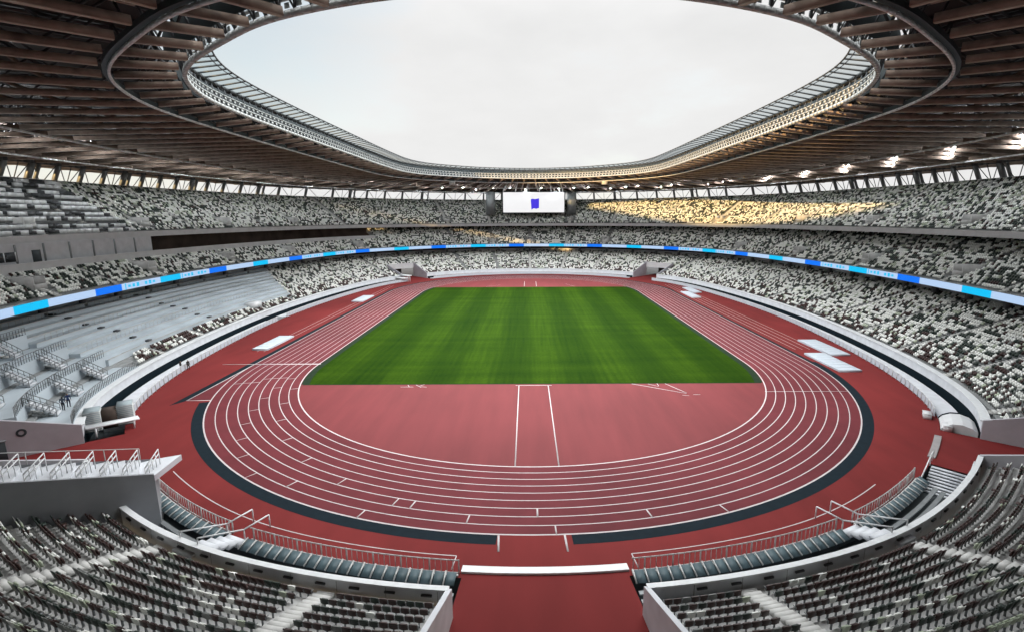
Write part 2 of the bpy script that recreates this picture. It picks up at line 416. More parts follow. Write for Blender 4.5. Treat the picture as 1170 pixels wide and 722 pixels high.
mb = MB(); wall(mb, span(WI0, WI1), 33.5, 33.8, 14, 22); wall(mb, rest, 36.05, 36.3, 14, 22.5); mb.build('concourse_wall', M_BACK, t)
jj = np.arange(0, NR, 8.6/per)
for j_ in jj:
    n = nrm(j_)[0]; mb = MB(); mb.boxes([G1(j_, 24.5, 10.2)], np.array([-n[1], n[0], 0])*.45, n*.45, [(0, 0, 1.9)]); mb.build('support_pillar', M_STEEL, t)
for a in AIS_UP: aisle(t, a, 23.5 if SC0-1 < a < SC1+1 else 18.95, 26.9, zmid)
# upper stand
t = thing('upper_stand', 'upper tier of mixed white and dark seats under the wooden roof', 'stand', (0, 0, 0), 'stands of the bowl'); stands['u'] = t
mb = MB(); terrace(mb, full, 29.9, 52.4, zup)
mb.strip(G(full, 29.6, 20.3), G(full, 53, 31.0)); mb.build('terrace', M_TREAD, t)
mb = MB(); wall(mb, full[:-1], 29.45, 29.9, 20.3, 21.55, closed=True); mb.build('front_parapet', M_FASC, t)
mb = MB(); wall(mb, full[:-1], 52.4, 52.7, 30, zup(52.4)+.55, closed=True); mb.build('rear_wall', M_CONC, t)
for a in AIS_UP: aisle(t, a, 29.95, 52.2, zup)

# vomitories
def vomitory(t, i, d, zf, w=1.2, dep=3.0, h=1.1):
    n = nrm(i)[0]; tn = np.array([-n[1], n[0], 0]); z = zf(d)
    mb = MB()
    for s_ in (-1, 1):
        C = G1(i, d+dep/2, z+h/2+.4)+tn*s_*w; mb.boxes([C], tn*.1, n*dep/2, [(0, 0, h/2+.6)])
    mb.boxes([G1(i, d+dep, z+1.3)], tn*(w+.1), n*.1, [(0, 0, .8)], 0)
    mb.boxes([G1(i, d-.05, z+.45)], tn*(w+.1), n*.08, [(0, 0, .45)], 0)
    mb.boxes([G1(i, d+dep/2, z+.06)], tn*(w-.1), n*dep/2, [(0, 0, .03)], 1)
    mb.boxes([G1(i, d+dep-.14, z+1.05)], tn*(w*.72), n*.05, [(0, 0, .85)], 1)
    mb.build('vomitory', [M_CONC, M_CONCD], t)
VOM_M = [a for k, a in enumerate(AIS) if k % 2 == 0 and not (c_s-60 < a < c_s+60)]
VOM_U = [a for k, a in enumerate(AIS) if k % 2 == 1 and not (c_s-60 < a < c_s+60)]
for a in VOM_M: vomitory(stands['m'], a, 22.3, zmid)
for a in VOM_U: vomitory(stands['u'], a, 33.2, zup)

# ------------------------------------------------------------------ seats
SEATS = []   # arrays: pos(3), normal index, colour key, tag
def row_seats(lo, hi, d, z, probs, skip=None, pitch=.62, ais=AIS, aw=.75, far=True):
    ii = np.linspace(lo, hi, max(3, int((hi-lo)*3)))
    P = G(ii, d, z); s = np.r_[0, np.cumsum(np.linalg.norm(np.diff(P, axis=0), axis=1))]
    t = np.arange(.35, s[-1]-.3, pitch)
    si = np.interp(t, s, ii)
    loc = (s[-1]/(hi-lo))
    ok = np.ones(len(si), bool)
    for a in ais:
        for aa in (a-NR, a, a+NR): ok &= np.abs(si-aa)*loc > aw
    if skip: ok &= ~skip(si, d, loc)
    si = si[ok]
    if len(si) == 0: return
    # colours in short runs
    ck = np.empty(len(si), int); k = 0
    while k < len(si):
        L = 1 if rng.random() < .93 else rng.integers(2, 4)
        ck[k:k+L] = rng.choice(5, p=probs); k += L
    SEATS.append(np.c_[G(si, d, z), nrm(si)[:, :2], ck, np.full(len(si), d)])
#            white sage grey green brown
def P_(*a): a = np.array(a, float); return a/a.sum()
def prob_low(r, south):
    if south:
        if r < 5: return P_(.09, .04, .04, .20, .63)
        if r < 9: return P_(.18, .12, .10, .26, .34)
        return P_(.24, .22, .14, .28, .12)
    f = min(1, max(0, (r-1)/7))
    return P_(.36+.24*f, .06+.03*f, .03, .07+.20*f, .48-.40*f)
def vom_skip(voms, d0, d1, w):
    def f(si, d, loc):
        b = np.zeros(len(si), bool)
        if d0 < d < d1:
            for a in voms:
                for aa in (a-NR, a, a+NR): b |= np.abs(si-aa)*loc < w
        return b
    return f
def rows(d0, d1): 
    n = int(round((d1-d0)/RD)); return [(r, d0+r*RD) for r in range(n)]
WT1 = idx(-61, 17); WT0 = idx(-58, -47)     # west: covered by platforms between these
for r, d in rows(4.6, 25.0):
    z = zlow(d); dd = d+.55
    if r == 0:
        row_seats(S_EDGE_SE+.6, TUN_R-.9, dd, z, prob_low(r, True), pitch=.56, aw=.85); row_seats(TUN_L+.9, S_EDGE_SW-.6, dd, z, prob_low(r, True), pitch=.56, aw=.85); continue
    e14 = d > 14.4
    row_seats(*((gN, gS) if e14 else (E_EDGE_NE+.6, E_EDGE_SE-.6)), dd, z, prob_low(r, False))
    row_seats(*((-gN, gN) if e14 else (N_EDGE_NW-NR+.6, N_EDGE_NE-.6)), dd, z, prob_low(r, False))
    cut = WT1+(r-4)*1.2 if r > 4 else WT1
    row_seats(cut, (NR-gN) if e14 else W_EDGE_NW-.6, dd, z, prob_low(r, False))
    if 0 < r < 4: row_seats(WT0+(r-1)*2, WT1, dd, z, P_(.35, .05, .05, .08, .47))
    if d < 19:
        row_seats(S_EDGE_SE+.6, TUN_R-.9, dd, z, prob_low(r, True), pitch=.56, aw=.85); row_seats(TUN_L+.9, S_EDGE_SW-.6, dd, z, prob_low(r, True), pitch=.56, aw=.85)
vm = vom_skip(VOM_M, 20.5, 26.2, 2.2); vu = vom_skip(VOM_U, 32, 37, 2.2)
NLO, NHI = SC0-2, SC1+2                   # behind the camera: bare terrace
for r, d in rows(18.9, 36.0):
    if r == 0: continue
    z = zmid(d); pr = P_(.52, .06, .02, .35, .05)
    if d < 26.5: row_seats(NHI, NR+NLO, d+.55, z, pr, vm)
    else: row_seats(WI1-NR+2, NLO, d+.55, z, pr, vm); row_seats(NHI, WI0-2, d+.55, z, pr, vm)
DESK0, DESK1 = 546.0, 590.0
for r, d in rows(29.9, 52.3):
    if r == 0: continue
    z = zup(d); f = r/25
    pr = P_(.50-.10*f, .09+.15*f, .04+.05*f, .34, .05)
    def sk(si, d_, loc, r=r):
        b = vu(si, d_, loc)
        if r < 25: b |= (si > DESK0) & (si < DESK1+r*.3+.8)
        return b
    row_seats(NHI, NR+NLO, d+.55, z, pr, sk)
SEATS = np.concatenate(SEATS)
# camera (needed to choose the seats that show largest)
CAM = np.array([-.4193, -125.038, 24.468])
yaw, pit, rol, FPX, PPX = .0031, -.1940, -.0035, 572.64, 21.47
fw = np.array([math.sin(yaw)*math.cos(pit), math.cos(yaw)*math.cos(pit), math.sin(pit)])
rt = np.array([math.cos(yaw), -math.sin(yaw), 0]); up = np.cross(rt, fw)
rt, up = math.cos(rol)*rt+math.sin(rol)*up, -math.sin(rol)*rt+math.cos(rol)*up
def project(P):
    D = np.asarray(P, float)-CAM; dz = D@fw
    return np.c_[585+PPX+FPX*(D@rt)/dz, 361-FPX*(D@up)/dz, dz]
pj = project(SEATS[:, :3]+[0, 0, .5])
inv = (pj[:, 2] > 1) & (pj[:, 0] > -6) & (pj[:, 0] < 1176) & (pj[:, 1] > 0) & (pj[:, 1] < 724)
near_i = np.where(inv & (SEATS[:, 6] < 19) & (SEATS[:, 1] < -70))[0]
near_i = near_i[np.argsort(np.linalg.norm(SEATS[near_i, :3]-CAM, axis=1))][:298]
far_mask = np.ones(len(SEATS), bool); far_mask[near_i] = False
Sf = SEATS[far_mask]
n = np.c_[Sf[:, 3:5], np.zeros(len(Sf))]; tn = np.c_[-n[:, 1], n[:, 0], np.zeros(len(Sf))]; ck = Sf[:, 5].astype(int)
P = Sf[:, :3]; Z1 = np.array([[0, 0, 1.]])
sw = np.where((Sf[:, 1] < -60) & (Sf[:, 6] < 20), .225, .235)[:, None]; tn = tn*sw/.225
mb = MB()
lean = rng.uniform(-.02, .02, len(Sf))[:, None]
mb.boxes(P+Z1*.66+n*.16, tn*.225, n*.035, n*.06+Z1*.26, ck)
fold = rng.random(len(Sf)) < .88
pf = P[fold]; nf = n[fold]; mb.boxes(pf+Z1*.56-nf*.02, tn[fold]*.20, nf*.05, nf*.02+Z1*.17, ck[fold])
po = P[~fold]; no = n[~fold]; mb.boxes(po+Z1*.43-no*.08, tn[~fold]*.21, no*.21, Z1*.035, ck[~fold])
nearS = Sf[:, 1] < -60; pn = P[nearS & (Sf[:, 6] < 20)]; nn = n[nearS & (Sf[:, 6] < 20)]; tt = tn[nearS & (Sf[:, 6] < 20)]
mb.boxes(pn+Z1*.24+nn*.05, tt*.03, nn*.05, Z1*.24, np.full(len(pn), 2))
o = mb.build('spectator_seats', M_SEAT); tag(o, kind='stuff')

# near seats: one thing each
def seat_meshes():
    def grid_panel(w, h, t, curve, nx=7, nz=5, lean=.12, rnd=.07):
        V = []; F = []
        for side in (0, 1):
            for j in range(nz):
                for i in range(nx):
                    x = (i/(nx-1)-.5)*w; zz = j/(nz-1)*h
                    u = abs(x)/(w/2); zt = zz-(rnd*max(0, u-.6)/.4 if j == nz-1 else 0)
                    y = lean*zz/h-curve*u*u+(t/2 if side else -t/2)
                    V.append((x, y, zt))
        N = nx*nz
        for j in range(nz-1):
            for i in range(nx-1):
                a = j*nx+i; F.append((a, a+1, a+nx+1, a+nx)); F.append((N+a, N+a+nx, N+a+nx+1, N+a+1))
        edge = [i for i in range(nx)]+[j*nx+nx-1 for j in range(1, nz)]+[(nz-1)*nx+i for i in range(nx-2, -1, -1)]+[j*nx for j in range(nz-2, 0, -1)]
        for a, b in zip(edge, edge[1:]+edge[:1]): F.append((a, N+a, N+b, b))
        me = bpy.data.meshes.new('seat_shell'); me.from_pydata(V, [], F); me.update(); return me
    return grid_panel(.46, .48, .03, .05), grid_panel(.42, .36, .05, .02, lean=.06, rnd=.04)
back_base, pan_base = seat_meshes()
mb = MB(); mb.boxes([(0, .05, .22)], [(.03, 0, 0)], [(0, .05, 0)], [(0, 0, .22)]); mb.boxes([(0, .0, .42)], [(.2, 0, 0)], [(0, .03, 0)], [(0, 0, .025)])
for s_ in (-1, 1): mb.boxes([(s_*.245, -.02, .60)], [(.02, 0, 0)], [(0, .13, 0)], [(0, 0, .018)]); mb.boxes([(s_*.245, .05, .5)], [(.015, 0, 0)], [(0, .03, 0)], [(0, 0, .1)])
brk = mb.build('bracket', M_STEEL); brk_me = brk.data; bpy.data.objects.remove(brk)
seat_me = {}
for k, key in enumerate(S_KEYS):
    b = back_base.copy(); b.materials.append(M_SEAT[k]); p_ = pan_base.copy(); p_.materials.append(M_SEAT[k]); seat_me[k] = (b, p_)
CN = {'white': 'white', 'sage': 'pale sage green', 'grey': 'mid grey', 'green': 'blackish green', 'brown': 'dark brown'}
ORD = ['', 'first', 'second', 'third', 'fourth', 'fifth', 'sixth', 'seventh', 'eighth', 'ninth', 'tenth', 'eleventh', 'twelfth', 'thirteenth', 'fourteenth', 'fifteenth', 'sixteenth']
proto = {}
for i in near_i:
    x, y, z, nx, ny, k, d = SEATS[i]; k = int(k)
    if k not in proto:
        r_ = thing('stadium_seat', '', 'seat')
        parts = []
        for nm, me, loc in (('backrest', seat_me[k][0], (0, .1, .42)), ('seat_pan', seat_me[k][1], (0, -.02, .40)), ('bracket', brk_me, (0, 0, 0))):
            c = bpy.data.objects.new(nm, me); col.objects.link(c); c.parent = r_; c.location = loc; parts.append(c)
        proto[k] = (r_, parts)
    else:
        r0, ps = proto[k]; r_ = r0.copy(); col.objects.link(r_)
        for c0 in ps: c = c0.copy(); c.parent = r_; col.objects.link(c)
    r_.location = (x, y, z); r_.rotation_euler = (0, 0, math.atan2(ny, nx)-math.pi/2)
    rowno = int(round((d-.55-4.6)/RD))+1; a_ = idx(x, y, d)
    if x < 0:
        seg = 'beside the passage wall' if a_ < c_s+12.4/per else ('between the two stairways' if a_ < c_s+25.6/per else 'below the raised platform')
        side = 'left'
    else:
        seg = 'beside the passage wall' if a_ > c_s-12.4/per else ('between the two stairways' if a_ > c_s-25.6/per else 'beyond both stairways')
        side = 'right'
    r_['label'] = f'{CN[S_KEYS[k]]} folded seat, {ORD[rowno]} row behind the near {side} parapet, {seg}'
    r_['category'] = 'seat'; r_['group'] = 'folding seats of the near lower stands'

# ------------------------------------------------------------------ desks in the upper west stand
NTH = ['lowest', 'second lowest', 'third lowest', 'fourth lowest', 'fifth lowest', 'fifth highest', 'fourth highest', 'third highest', 'second highest', 'highest']
for q, r in enumerate(np.round(np.linspace(.6, 23, 10))):
    d = 29.9+r*RD; z = zup(d); lo, hi = DESK0, DESK1+r*.3
    t = thing('press_desk', f'{NTH[q]} long white press desk row with dark gaps, upper left stand', 'desk', tuple(G1((lo+hi)/2, d, z)), 'press desk rows of the upper left stand')
    mb = MB()
    for a in np.r_[np.arange(lo, hi, 2.4), -1]:
        if a < 0 or any(abs(a-v) < 1.4 for v in AIS):
            if mb.n: mb.build('desk_top', [M_WHITE, M_STEELD], t)
            mb = MB(); continue
        n_ = nrm(a)[0]; tn_ = np.array([-n_[1], n_[0], 0]); dk = rng.random() < .24
        mb.boxes([G1(a, d-.1, z+.66)], tn_*.86, n_*.35, [(0, 0, .42 if not dk else .30)], int(dk))
        mb.boxes([G1(a, d+1.05, z+.95)], tn_*.84, n_*.25, [(0, 0, .34)], 1)

# ------------------------------------------------------------------ ribbon board
RL = 1.0
rb = thing('ribbon_board', 'blue, cyan and white lit ribbon display running round the middle tier front', 'display')
def emat(n, c, s): 
    m = mat(n, c, .5, emit=s); m.node_tree.nodes['Principled BSDF'].inputs['Base Color'].default_value = (c[0]*.1, c[1]*.1, c[2]*.1, 1); return m
M_LW = emat('led_white', (.50, .68, .95), .42); M_LC = emat('led_cyan', (.0, .40, .70), .62); M_LB = emat('led_blue', (.0, .15, .78), .56)
M_SCR = emat('screen_white', (.84, .84, .85), .50); M_EMB = emat('screen_blue', (.055, .035, .62), .55)
RI = 18.30
ring_len = np.linalg.norm(np.diff(G(full, RI), axis=0), axis=1); s_cum = np.r_[0, np.cumsum(ring_len)]
per_n = 17; PL = s_cum[-1]/per_n; ofs = 9.0
def at_s(s): return np.interp(np.mod(s, s_cum[-1]), s_cum, full)
def in_south(ii): m_ = np.mean(np.mod(ii, NR)); return SC0-1 < m_ < SC1+1
for k in range(per_n):
    q = k*PL+ofs
    for (a, b, m, nm) in ((0, 7, M_LC, 'c'), (7, 17.9, M_LW, 'w'), (17.9, 24.9, M_LB, 'b'), (24.9, PL, M_LW, 'w')):
        ss = np.linspace(q+a, q+b, 8); ii = at_s(ss)
        if ii.max()-ii.min() > NR/2: ii = np.where(ii < NR/2, ii+NR, ii)
        if in_south(ii): continue
        mb = MB(); 
        mb.strip(G(ii, RI, 11.05), G(ii, RI, 12.28), 0)
        mb.strip(G(ii, RI, 12.28), G(ii, RI+.12, 12.28), 0)
        if nm == 'w' and (k+int(a > 20)) % 2 == 0:
            c = q+(a+b)/2
            for j in range(-3, 4):
                if j == 0: continue
                i2 = at_s(np.array([c+j*1.25-.35, c+j*1.25+.35])); hh = .22+.08*((j*7) % 3)
                mb.strip(G(i2, RI-.02, 11.66-hh), G(i2, RI-.02, 11.66+hh), 1)
            i3 = at_s(np.array([c-5.0, c-4.7])); mb.strip(G(i3, RI-.02, 11.08), G(i3, RI-.02, 12.25), 1)
        o = mb.build('display_panel', [m, M_LWB] if nm == 'w' and 'M_LWB' in globals() else [m, M_LC], rb)
mb = MB(); wall(mb, front, RI+.02, 18.44, 11.0, 12.32); mb.build('housing', M_STEELD, rb)

# ------------------------------------------------------------------ screen
sc = thing('video_screen', 'large white video screen with blue emblem below the far roof', 'screen', (2.0, 128, 26))
mb = MB(); mb.boxes([(2.0, 128.6, 31.6)], [(15.6, 0, 0)], [(0, .5, 0)], [(0, 0, 5.35)]); mb.build('housing', M_STEELD, sc)
mb = MB(); mb.boxes([(2.0, 128.0, 31.6)], [(15.05, 0, 0)], [(0, .08, 0)], [(0, 0, 4.85)]); mb.build('screen_panel', M_SCR, sc)
mb = MB(); mb.ngon([(.55, 127.88, 33.0), (1.2, 127.88, 33.35), (2.6, 127.88, 33.15), (4.65, 127.88, 33.5), (4.6, 127.88, 28.9), (3.2, 127.88, 28.45), (2.0, 127.88, 28.75), (.85, 127.88, 28.1)]); mb.build('emblem', M_EMB, sc)
for x0, x1 in ((-13, -9.5), (-7, -5.2), (-1.2, -.6), (4.8, 4.2), (10.6, 8.8), (16.4, 13.2)):
    mb = MB(); mb.bars([(x0, 128.4, 36.9)], [(x1, 99.5, 39.4)], .45, .45); mb.build('hanger', M_STEELL, sc)
for x in (-19.3, 20.8):
    mb = MB(); mb.boxes([(x, 129.3, 31.2)], [(2.2, 0, 0)], [(0, .8, 0)], [(0, 0, 5.6)]); mb.build('side_tower', M_STEEL, sc)

# ------------------------------------------------------------------ roof
roof = thing('stadium_roof', 'wooden and steel ring roof with oval opening to the sky', 'roof')
RO = 64.
def zl(f):   # lower chord heights at nodes: R4, R3, R2, R1, out
    return np.interp(f, [0, 1, 2, 3, 4], [40.0, 39.05, 37.95, 37.1, 37.6])
def node(i, f, dz=0.):
    nodes = [G3(i, -6.0, 40.0), G3(i, .35, 39.25), G(i, 20.0, 38.15), G(i, 38.5, 37.15), G(i, RO, 37.5)]
    a = min(int(f), 3); t = f-a; p = nodes[a]*(1-t)+nodes[a+1]*t
    p = p.copy(); p[:, 2] += dz; return p
DEPTH = lambda f: float(np.interp(f, [0, 1, 2, 3, 4], [3.0, 4.6, 6.2, 7.2, 6.2]))
NT = 98
ui = (np.arange(NT)+.5)*NR/NT
def line_pts(i, fs, up_=False): return np.array([node(i, f, DEPTH(f) if up_ else 0.)[0] for f in fs])
for u in ui:
    p = line_pts(u, [0.1, .97, 1.035, 2.0, 3.0, 4.0]); q = line_pts(u, [0.1, 1.0, 2.0, 3.0, 4.0], True)
    w = MB()
    dirv = p[3]-p[2]; tv = np.array([-dirv[1], dirv[0], 0]); tv /= np.linalg.norm(tv)
    for s_ in (-1, 1):
        w.bars([p[0]+tv*s_*.17, p[2]+tv*s_*.17, p[3]+tv*s_*.17, p[4]+tv*s_*.17], [p[1]+tv*s_*.17, p[3]+tv*s_*.17, p[4]+tv*s_*.17, p[5]+tv*s_*.17], .13, .62, 0)
    dz = np.array([0, 0, -.34]); w.bars([p[0]+dz, p[2]+dz, p[3]+dz, p[4]+dz], [p[1]+dz, p[3]+dz, p[4]+dz, p[5]+dz], .42, .05, 1)
    tr = w.build('roof_truss', [M_WOOD, M_LITEDGE], roof)
    # slimmer timber slat halfway to the next truss, a little higher
    u2 = u+NR/NT/2; p = line_pts(u2, [1.05, 2.0, 3.0, 4.0])+np.array([0, 0, .55]); w = MB()
    w.bars(p[:-1], p[1:], .16, .42, 0); w.bars(p[:-1]-[0, 0, .23], p[1:]-[0, 0, .23], .2, .04, 1); w.build('timber_slat', [M_WOOD, M_LITEDGE], roof)
    w = MB()
    fs = np.linspace(.1, 4, 15); lo_ = line_pts(u, fs); hi_ = line_pts(u, fs, True)
    w.bars(hi_[:-1], hi_[1:], .3, .35)
    w.bars(lo_[0:-1:2], hi_[1::2], .16, .2); w.bars(hi_[1:-1:2], lo_[2::2], .16, .2)
    w.build('truss_web', M_STEELD, tr)
# cross planks between the trusses (timber louvres above the lower chords), drawn as one part: pattern
w = MB()
for f in np.r_[np.linspace(1.35, 2.9, 9), np.linspace(3.15, 3.9, 3)]:
    a = node(ui, f, 1.5); b = np.roll(a, -1, 0); w.bars(a, b, .14, .45)
w.build('purlin', M_WOODD, roof)
w = MB()
for f0, f1 in ((.35, 4.15),):
    fs = np.linspace(f0, f1, 13); full_ = np.arange(0, NR, 4.)
    for a, b in zip(fs[:-1], fs[1:]): w.strip(node(full_, min(a, 4), DEPTH(a)+.3), node(full_, min(b, 4), DEPTH(b)+.3), closed=True)
w.build('deck', M_DECK, roof)
w = MB(); fa = np.arange(0, NR, 2.); w.sweep([node(fa, 4.0, -.2), node(fa, 4.0, DEPTH(4)+.4), node(fa, 3.99, DEPTH(4)+.4), node(fa, 3.99, -.2)], 0, True); w.build('sun_block_fascia', M_WOODD, roof)  # unseen edge closure added to keep direct sun off the soffit
g0, g1 = idx(92, -110), idx(-118, -50)
w = MB(); wall(w, span(g0, g1), 56.5, 56.8, 31, 38.2); w.build('added_sun_screen', M_WOODD, roof)  # unseen wall added behind the camera to stop low sun entering the gap
def tube(name, f, dz, wd, ht, m, i=np.arange(0, NR, 2.), parent=roof):
    a = node(i, f, dz); w = MB(); w.bars(a, np.roll(a, -1, 0), wd, ht); return w.build(name, m, parent)
tube('ring_pipe', 1.0, -.62, .24, .24, M_WHITE)
tube('ring_pipe', 2.0, -.6, .32, .32, M_WHITE)
tube('ring_pipe', 3.0, -.6, .32, .32, M_WHITE)
w = MB(); c_ = np.arange(0, NR, 2.)
w.strip(node(c_, 1.0, -.38), node(c_, 1.022, -.38), closed=True); w.strip(node(c_, 1.0, .1), node(c_, 1.022, .1), closed=True)
a = node(c_, 1.022, -.38); b = node(c_, 1.022, .1); w.strip(a, b, closed=True); a = node(c_, 1.0, -.38); b = node(c_, 1.0, .1); w.strip(a, b, closed=True)
w.build('catwalk', M_TEAL, roof)
# inner edge truss
it = MB()
c_ = np.arange(0, NR, 2.); lo_ = G3(c_, -6.1, 40.0); hi_ = G3(c_, -5.3, 43.0); lip = G3(c_, -8.9, 43.75); mid1 = G3(c_, -5.9, 40.95); mid2 = G3(c_, -5.7, 41.8)
rl = lambda a: np.roll(a, -1, 0)
it.bars(lo_, rl(lo_), .42, .42); it.bars(mid1, rl(mid1), .2, .2); it.bars(mid2, rl(mid2), .14, .14)
edge = it.build('edge_truss', M_STEELL, roof)
it = MB(); it.bars(hi_, rl(hi_), .38, .38); bk = G3(c_, -3.2, 42.9); it.bars(bk, rl(bk), .2, .2)
it.bars(lip, rl(lip), .16, .16); lip2 = G3(c_, -8.3, 43.65); it.bars(lip2, rl(lip2), .09, .09)
it.build('edge_chord', M_STEELD, roof)
v_ = np.arange(0, NR, 3.2); it = MB()
it.bars(G3(v_, -6.1, 40.0), G3(v_, -5.3, 43.0), .13, .13)
it.bars(G3(v_, -6.0, 40.1), G3(v_+1.6, -5.5, 42.0), .16, .16); it.bars(G3(v_+1.6, -5.5, 42.0), G3(v_+3.2, -6.0, 40.1), .10, .10)
it.build('edge_lattice', M_STEELD, roof)
it = MB(); v3 = np.arange(0, NR, 2.4); tg = np.c_[-N3[v3.astype(int) % NR][:, 1], N3[v3.astype(int) % NR][:, 0], 0*v3]
it.boxes(G3(v3, -6.0, 40.55), tg*.26, G3(v3, .03)-G3(v3, 0), [(0, 0, .2)]); it.boxes(G3(v3, -5.72, 41.45), tg*.26, G3(v3, .03)-G3(v3, 0), [(0, 0, .18)])
it.build('edge_louvres', M_STEELL, roof)
w = MB(); w.strip(G3(c_, -4.6, 40.3), G3(c_, -4.4, 42.9), closed=True); w.build('edge_backing', M_TEAL, roof)
it = MB(); v2 = np.arange(0, NR, 4.0)
it.bars(G3(v2, -5.3, 43.05), G3(v2, -8.9, 43.75), .17, .2); it.build('canopy_rafter', M_STEELD, roof)
w = MB(); w.strip(G3(c_, -5.3, 43.12), G3(c_, -8.9, 43.86), closed=True)
mg = bpy.data.materials.new('canopy_glass'); mg.use_nodes = True; nt = mg.node_tree
tr_ = nt.nodes.new('ShaderNodeBsdfTransparent'); tr_.inputs[0].default_value = (.74, .79, .80, 1)
gl = nt.nodes.new('ShaderNodeBsdfGlossy'); gl.inputs['Roughness'].default_value = .1
mx = nt.nodes.new('ShaderNodeMixShader'); mx.inputs[0].default_value = .06
nt.links.new(tr_.outputs[0], mx.inputs[1]); nt.links.new(gl.outputs[0], mx.inputs[2]); nt.links.new(mx.outputs[0], nt.nodes['Material Output'].inputs['Surface'])
w.build('canopy_glass', mg, roof)
# raking columns and bracing between upper stand and roof
zc = zup(52.4)
for k, u in enumerate(ui):
    w = MB(); big = (k % 4 == 0)
    w.bars([G1(u, 54.2, zc-1.5)], [G1(u, 51.0, 37.9)], .75 if not big else 1.15, .75)
    if big: w.bars([G1(u+2.2, 54.2, zc-1.5)], [G1(u+2.2, 51.0, 37.9)], .5, .6)
    cc = w.build('raking_column', M_STEEL, roof)
    w = MB(); u2 = ui[(k+1) % NT]+(NR if k == NT-1 else 0); um = (u+u2)/2
    w.bars([G1(um, 53.6, zc-.6)], [G1(u, 51.4, 37.6)], .16, .16); w.bars([G1(um, 53.6, zc-.6)], [G1(u2, 51.4, 37.6)], .16, .16)
    if k % 2: w.bars([G1(um, 53.6, zc-.6)], [G1(um, 51.2, 37.6)], .14, .14)
    w.build('brace', M_STEELD, cc)
w = MB(); a = G(c_, 50.8, 37.4); w.bars(a, rl(a), .5, 1.3); w.build('eaves_beam', M_STEELD, roof)
# small lamps under the roof
M_LAMP = emat('lamp_white', (.93, .97, 1.0), 2000)
li = (np.arange(NT)+.75)*NR/NT
for k, u in enumerate(li):
    f = (2.3, 2.75, 2.5)[k % 3]
    p = node(u, f, .22)[0]
    if p[1] < -88: continue
    w = MB(); w.boxes([p], [(.07, 0, 0)], [(0, .07, 0)], [(0, 0, .04)]); lo = w.build('ceiling_lamp', M_LAMP, roof)
for x in (-36, 34):
    p = node(idx(x, 88), 1.0, -1.3)[0]
    w = MB(); w.boxes([p], [(1.1, 0, 0)], [(0, .6, 0)], [(0, 0, .7)]); w.build('speaker_cluster', M_FASC, roof)

# ------------------------------------------------------------------ moat
mb = MB()
for lo, hi in ((E_EDGE_NE, E_EDGE_SE), (S_EDGE_SE, TUN_R), (TUN_L, S_EDGE_SW), (W_EDGE_SW, W_EDGE_NW), (N_EDGE_NW-NR, N_EDGE_NE)):
    ii = span(lo, hi); mb.strip(G(ii, .5, -1.3), G(ii, 4.1, -1.3)); mb.strip(G(ii, .52, -1.3), G(ii, .52, 0))
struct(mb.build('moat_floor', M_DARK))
def side_fence(name, label, lo, hi, group='barriers along the moat'):
    t = thing(name, label, 'barrier', tuple(G1((lo+hi)/2, .2)), group)
    ii = span(lo, hi); mb = MB(); wall(mb, ii, .15, .22, .12, 1.0, 0)
    jj = np.arange(lo, hi, 1.5/per); mb.bars(G(jj, .1, 0), G(jj, .1, 1.12), .07, mi=1); mb.build('panel', [M_MAT, M_STEELL], t)
    mb = MB(); a = G(ii, .15, 1.12); mb.bars(a[:-1], a[1:], .08); mb.build('top_rail', M_WHITE, t)
    mb = MB(); wall(mb, ii, .56, 3.05, -1.3, .1); mb.build('walkway', M_WALL, t)
side_fence('moat_barrier', 'white barrier and walkway along the moat of the right straight', E_EDGE_NE+1, E_EDGE_SE-7)
side_fence('moat_barrier', 'white barrier and walkway behind the far bend', N_EDGE_NW-NR+1, N_EDGE_NE-1)
gW = idx(-63.2, -2.5)
side_fence('moat_barrier', 'white barrier along the left moat, nearer length before the gate gap', W_EDGE_SW+9, gW-5)
side_fence('moat_barrier', 'white barrier along the left moat, farther length past the gate gap', gW+3, W_EDGE_NW-1)
def near_rail(label, lo, hi):
    t = thing('moat_railing', label, 'railing', tuple(G1((lo+hi)/2, .2)), 'railings of the near moat')
    jj = np.arange(lo, hi, .42/per); mb = MB(); mb.bars(G(jj, .15, .08), G(jj, .15, 1.05), .035, .035)
    jp = np.arange(lo, hi, 2.1/per); mb.bars(G(jp, .15, 0), G(jp, .15, 1.1), .08); mb.build('balusters', M_STEELL, t)
    ii = span(lo, hi, 1)
    for z in (.08, 1.06): mb = MB(); a = G(ii, .15, z); mb.bars(a[:-1], a[1:], .06); mb.build('rail', M_STEELL, t)
    mb = MB(); wall(mb, ii, .3, .5, -1.3, .12); mb.build('kerb', M_CONC, t)
    # tilted dark panels and bench rows inside the moat
    t2 = thing('moat_benches', label.replace('railing', 'bench rows and tilted panels').replace('light steel', 'dark'), 'bench', tuple(G1((lo+hi)/2, 2)), 'bench rows of the near moat')
    jj = np.arange(lo+.6, hi-.4, .85/per); n_ = nrm(jj); tn_ = np.c_[-n_[:, 1], n_[:, 0], 0*jj]
    mb = MB(); mb.boxes(G(jj, 1.0, .25), tn_*.33, n_*.42+np.array([0, 0, -.18]), [(0, 0, .03)], 0)
    mb.boxes(G(jj+.42/per, 1.0, .30), tn_*.05, n_*.46+np.array([0, 0, -.18]), [(0, 0, .05)], 1); mb.build('tilted_panels', [M_MOATP, M_STEELL], t2)
    for q, d in enumerate((1.75, 2.3, 2.85, 3.4)):
        mb = MB(); wall(mb, ii, d, d+.34, -.35-.2*q, -.22-.2*q); mb.build('bench_plank', M_STEEL, t2)
sl_st, sr_st, sr_st2 = idx(-24.3, -92, 4), idx(26.5, -92, 4), idx(38.3, -85, 4)
near_rail('light steel railing before the near left stand beside the passage', TUN_L+.5, sl_st-1.6)
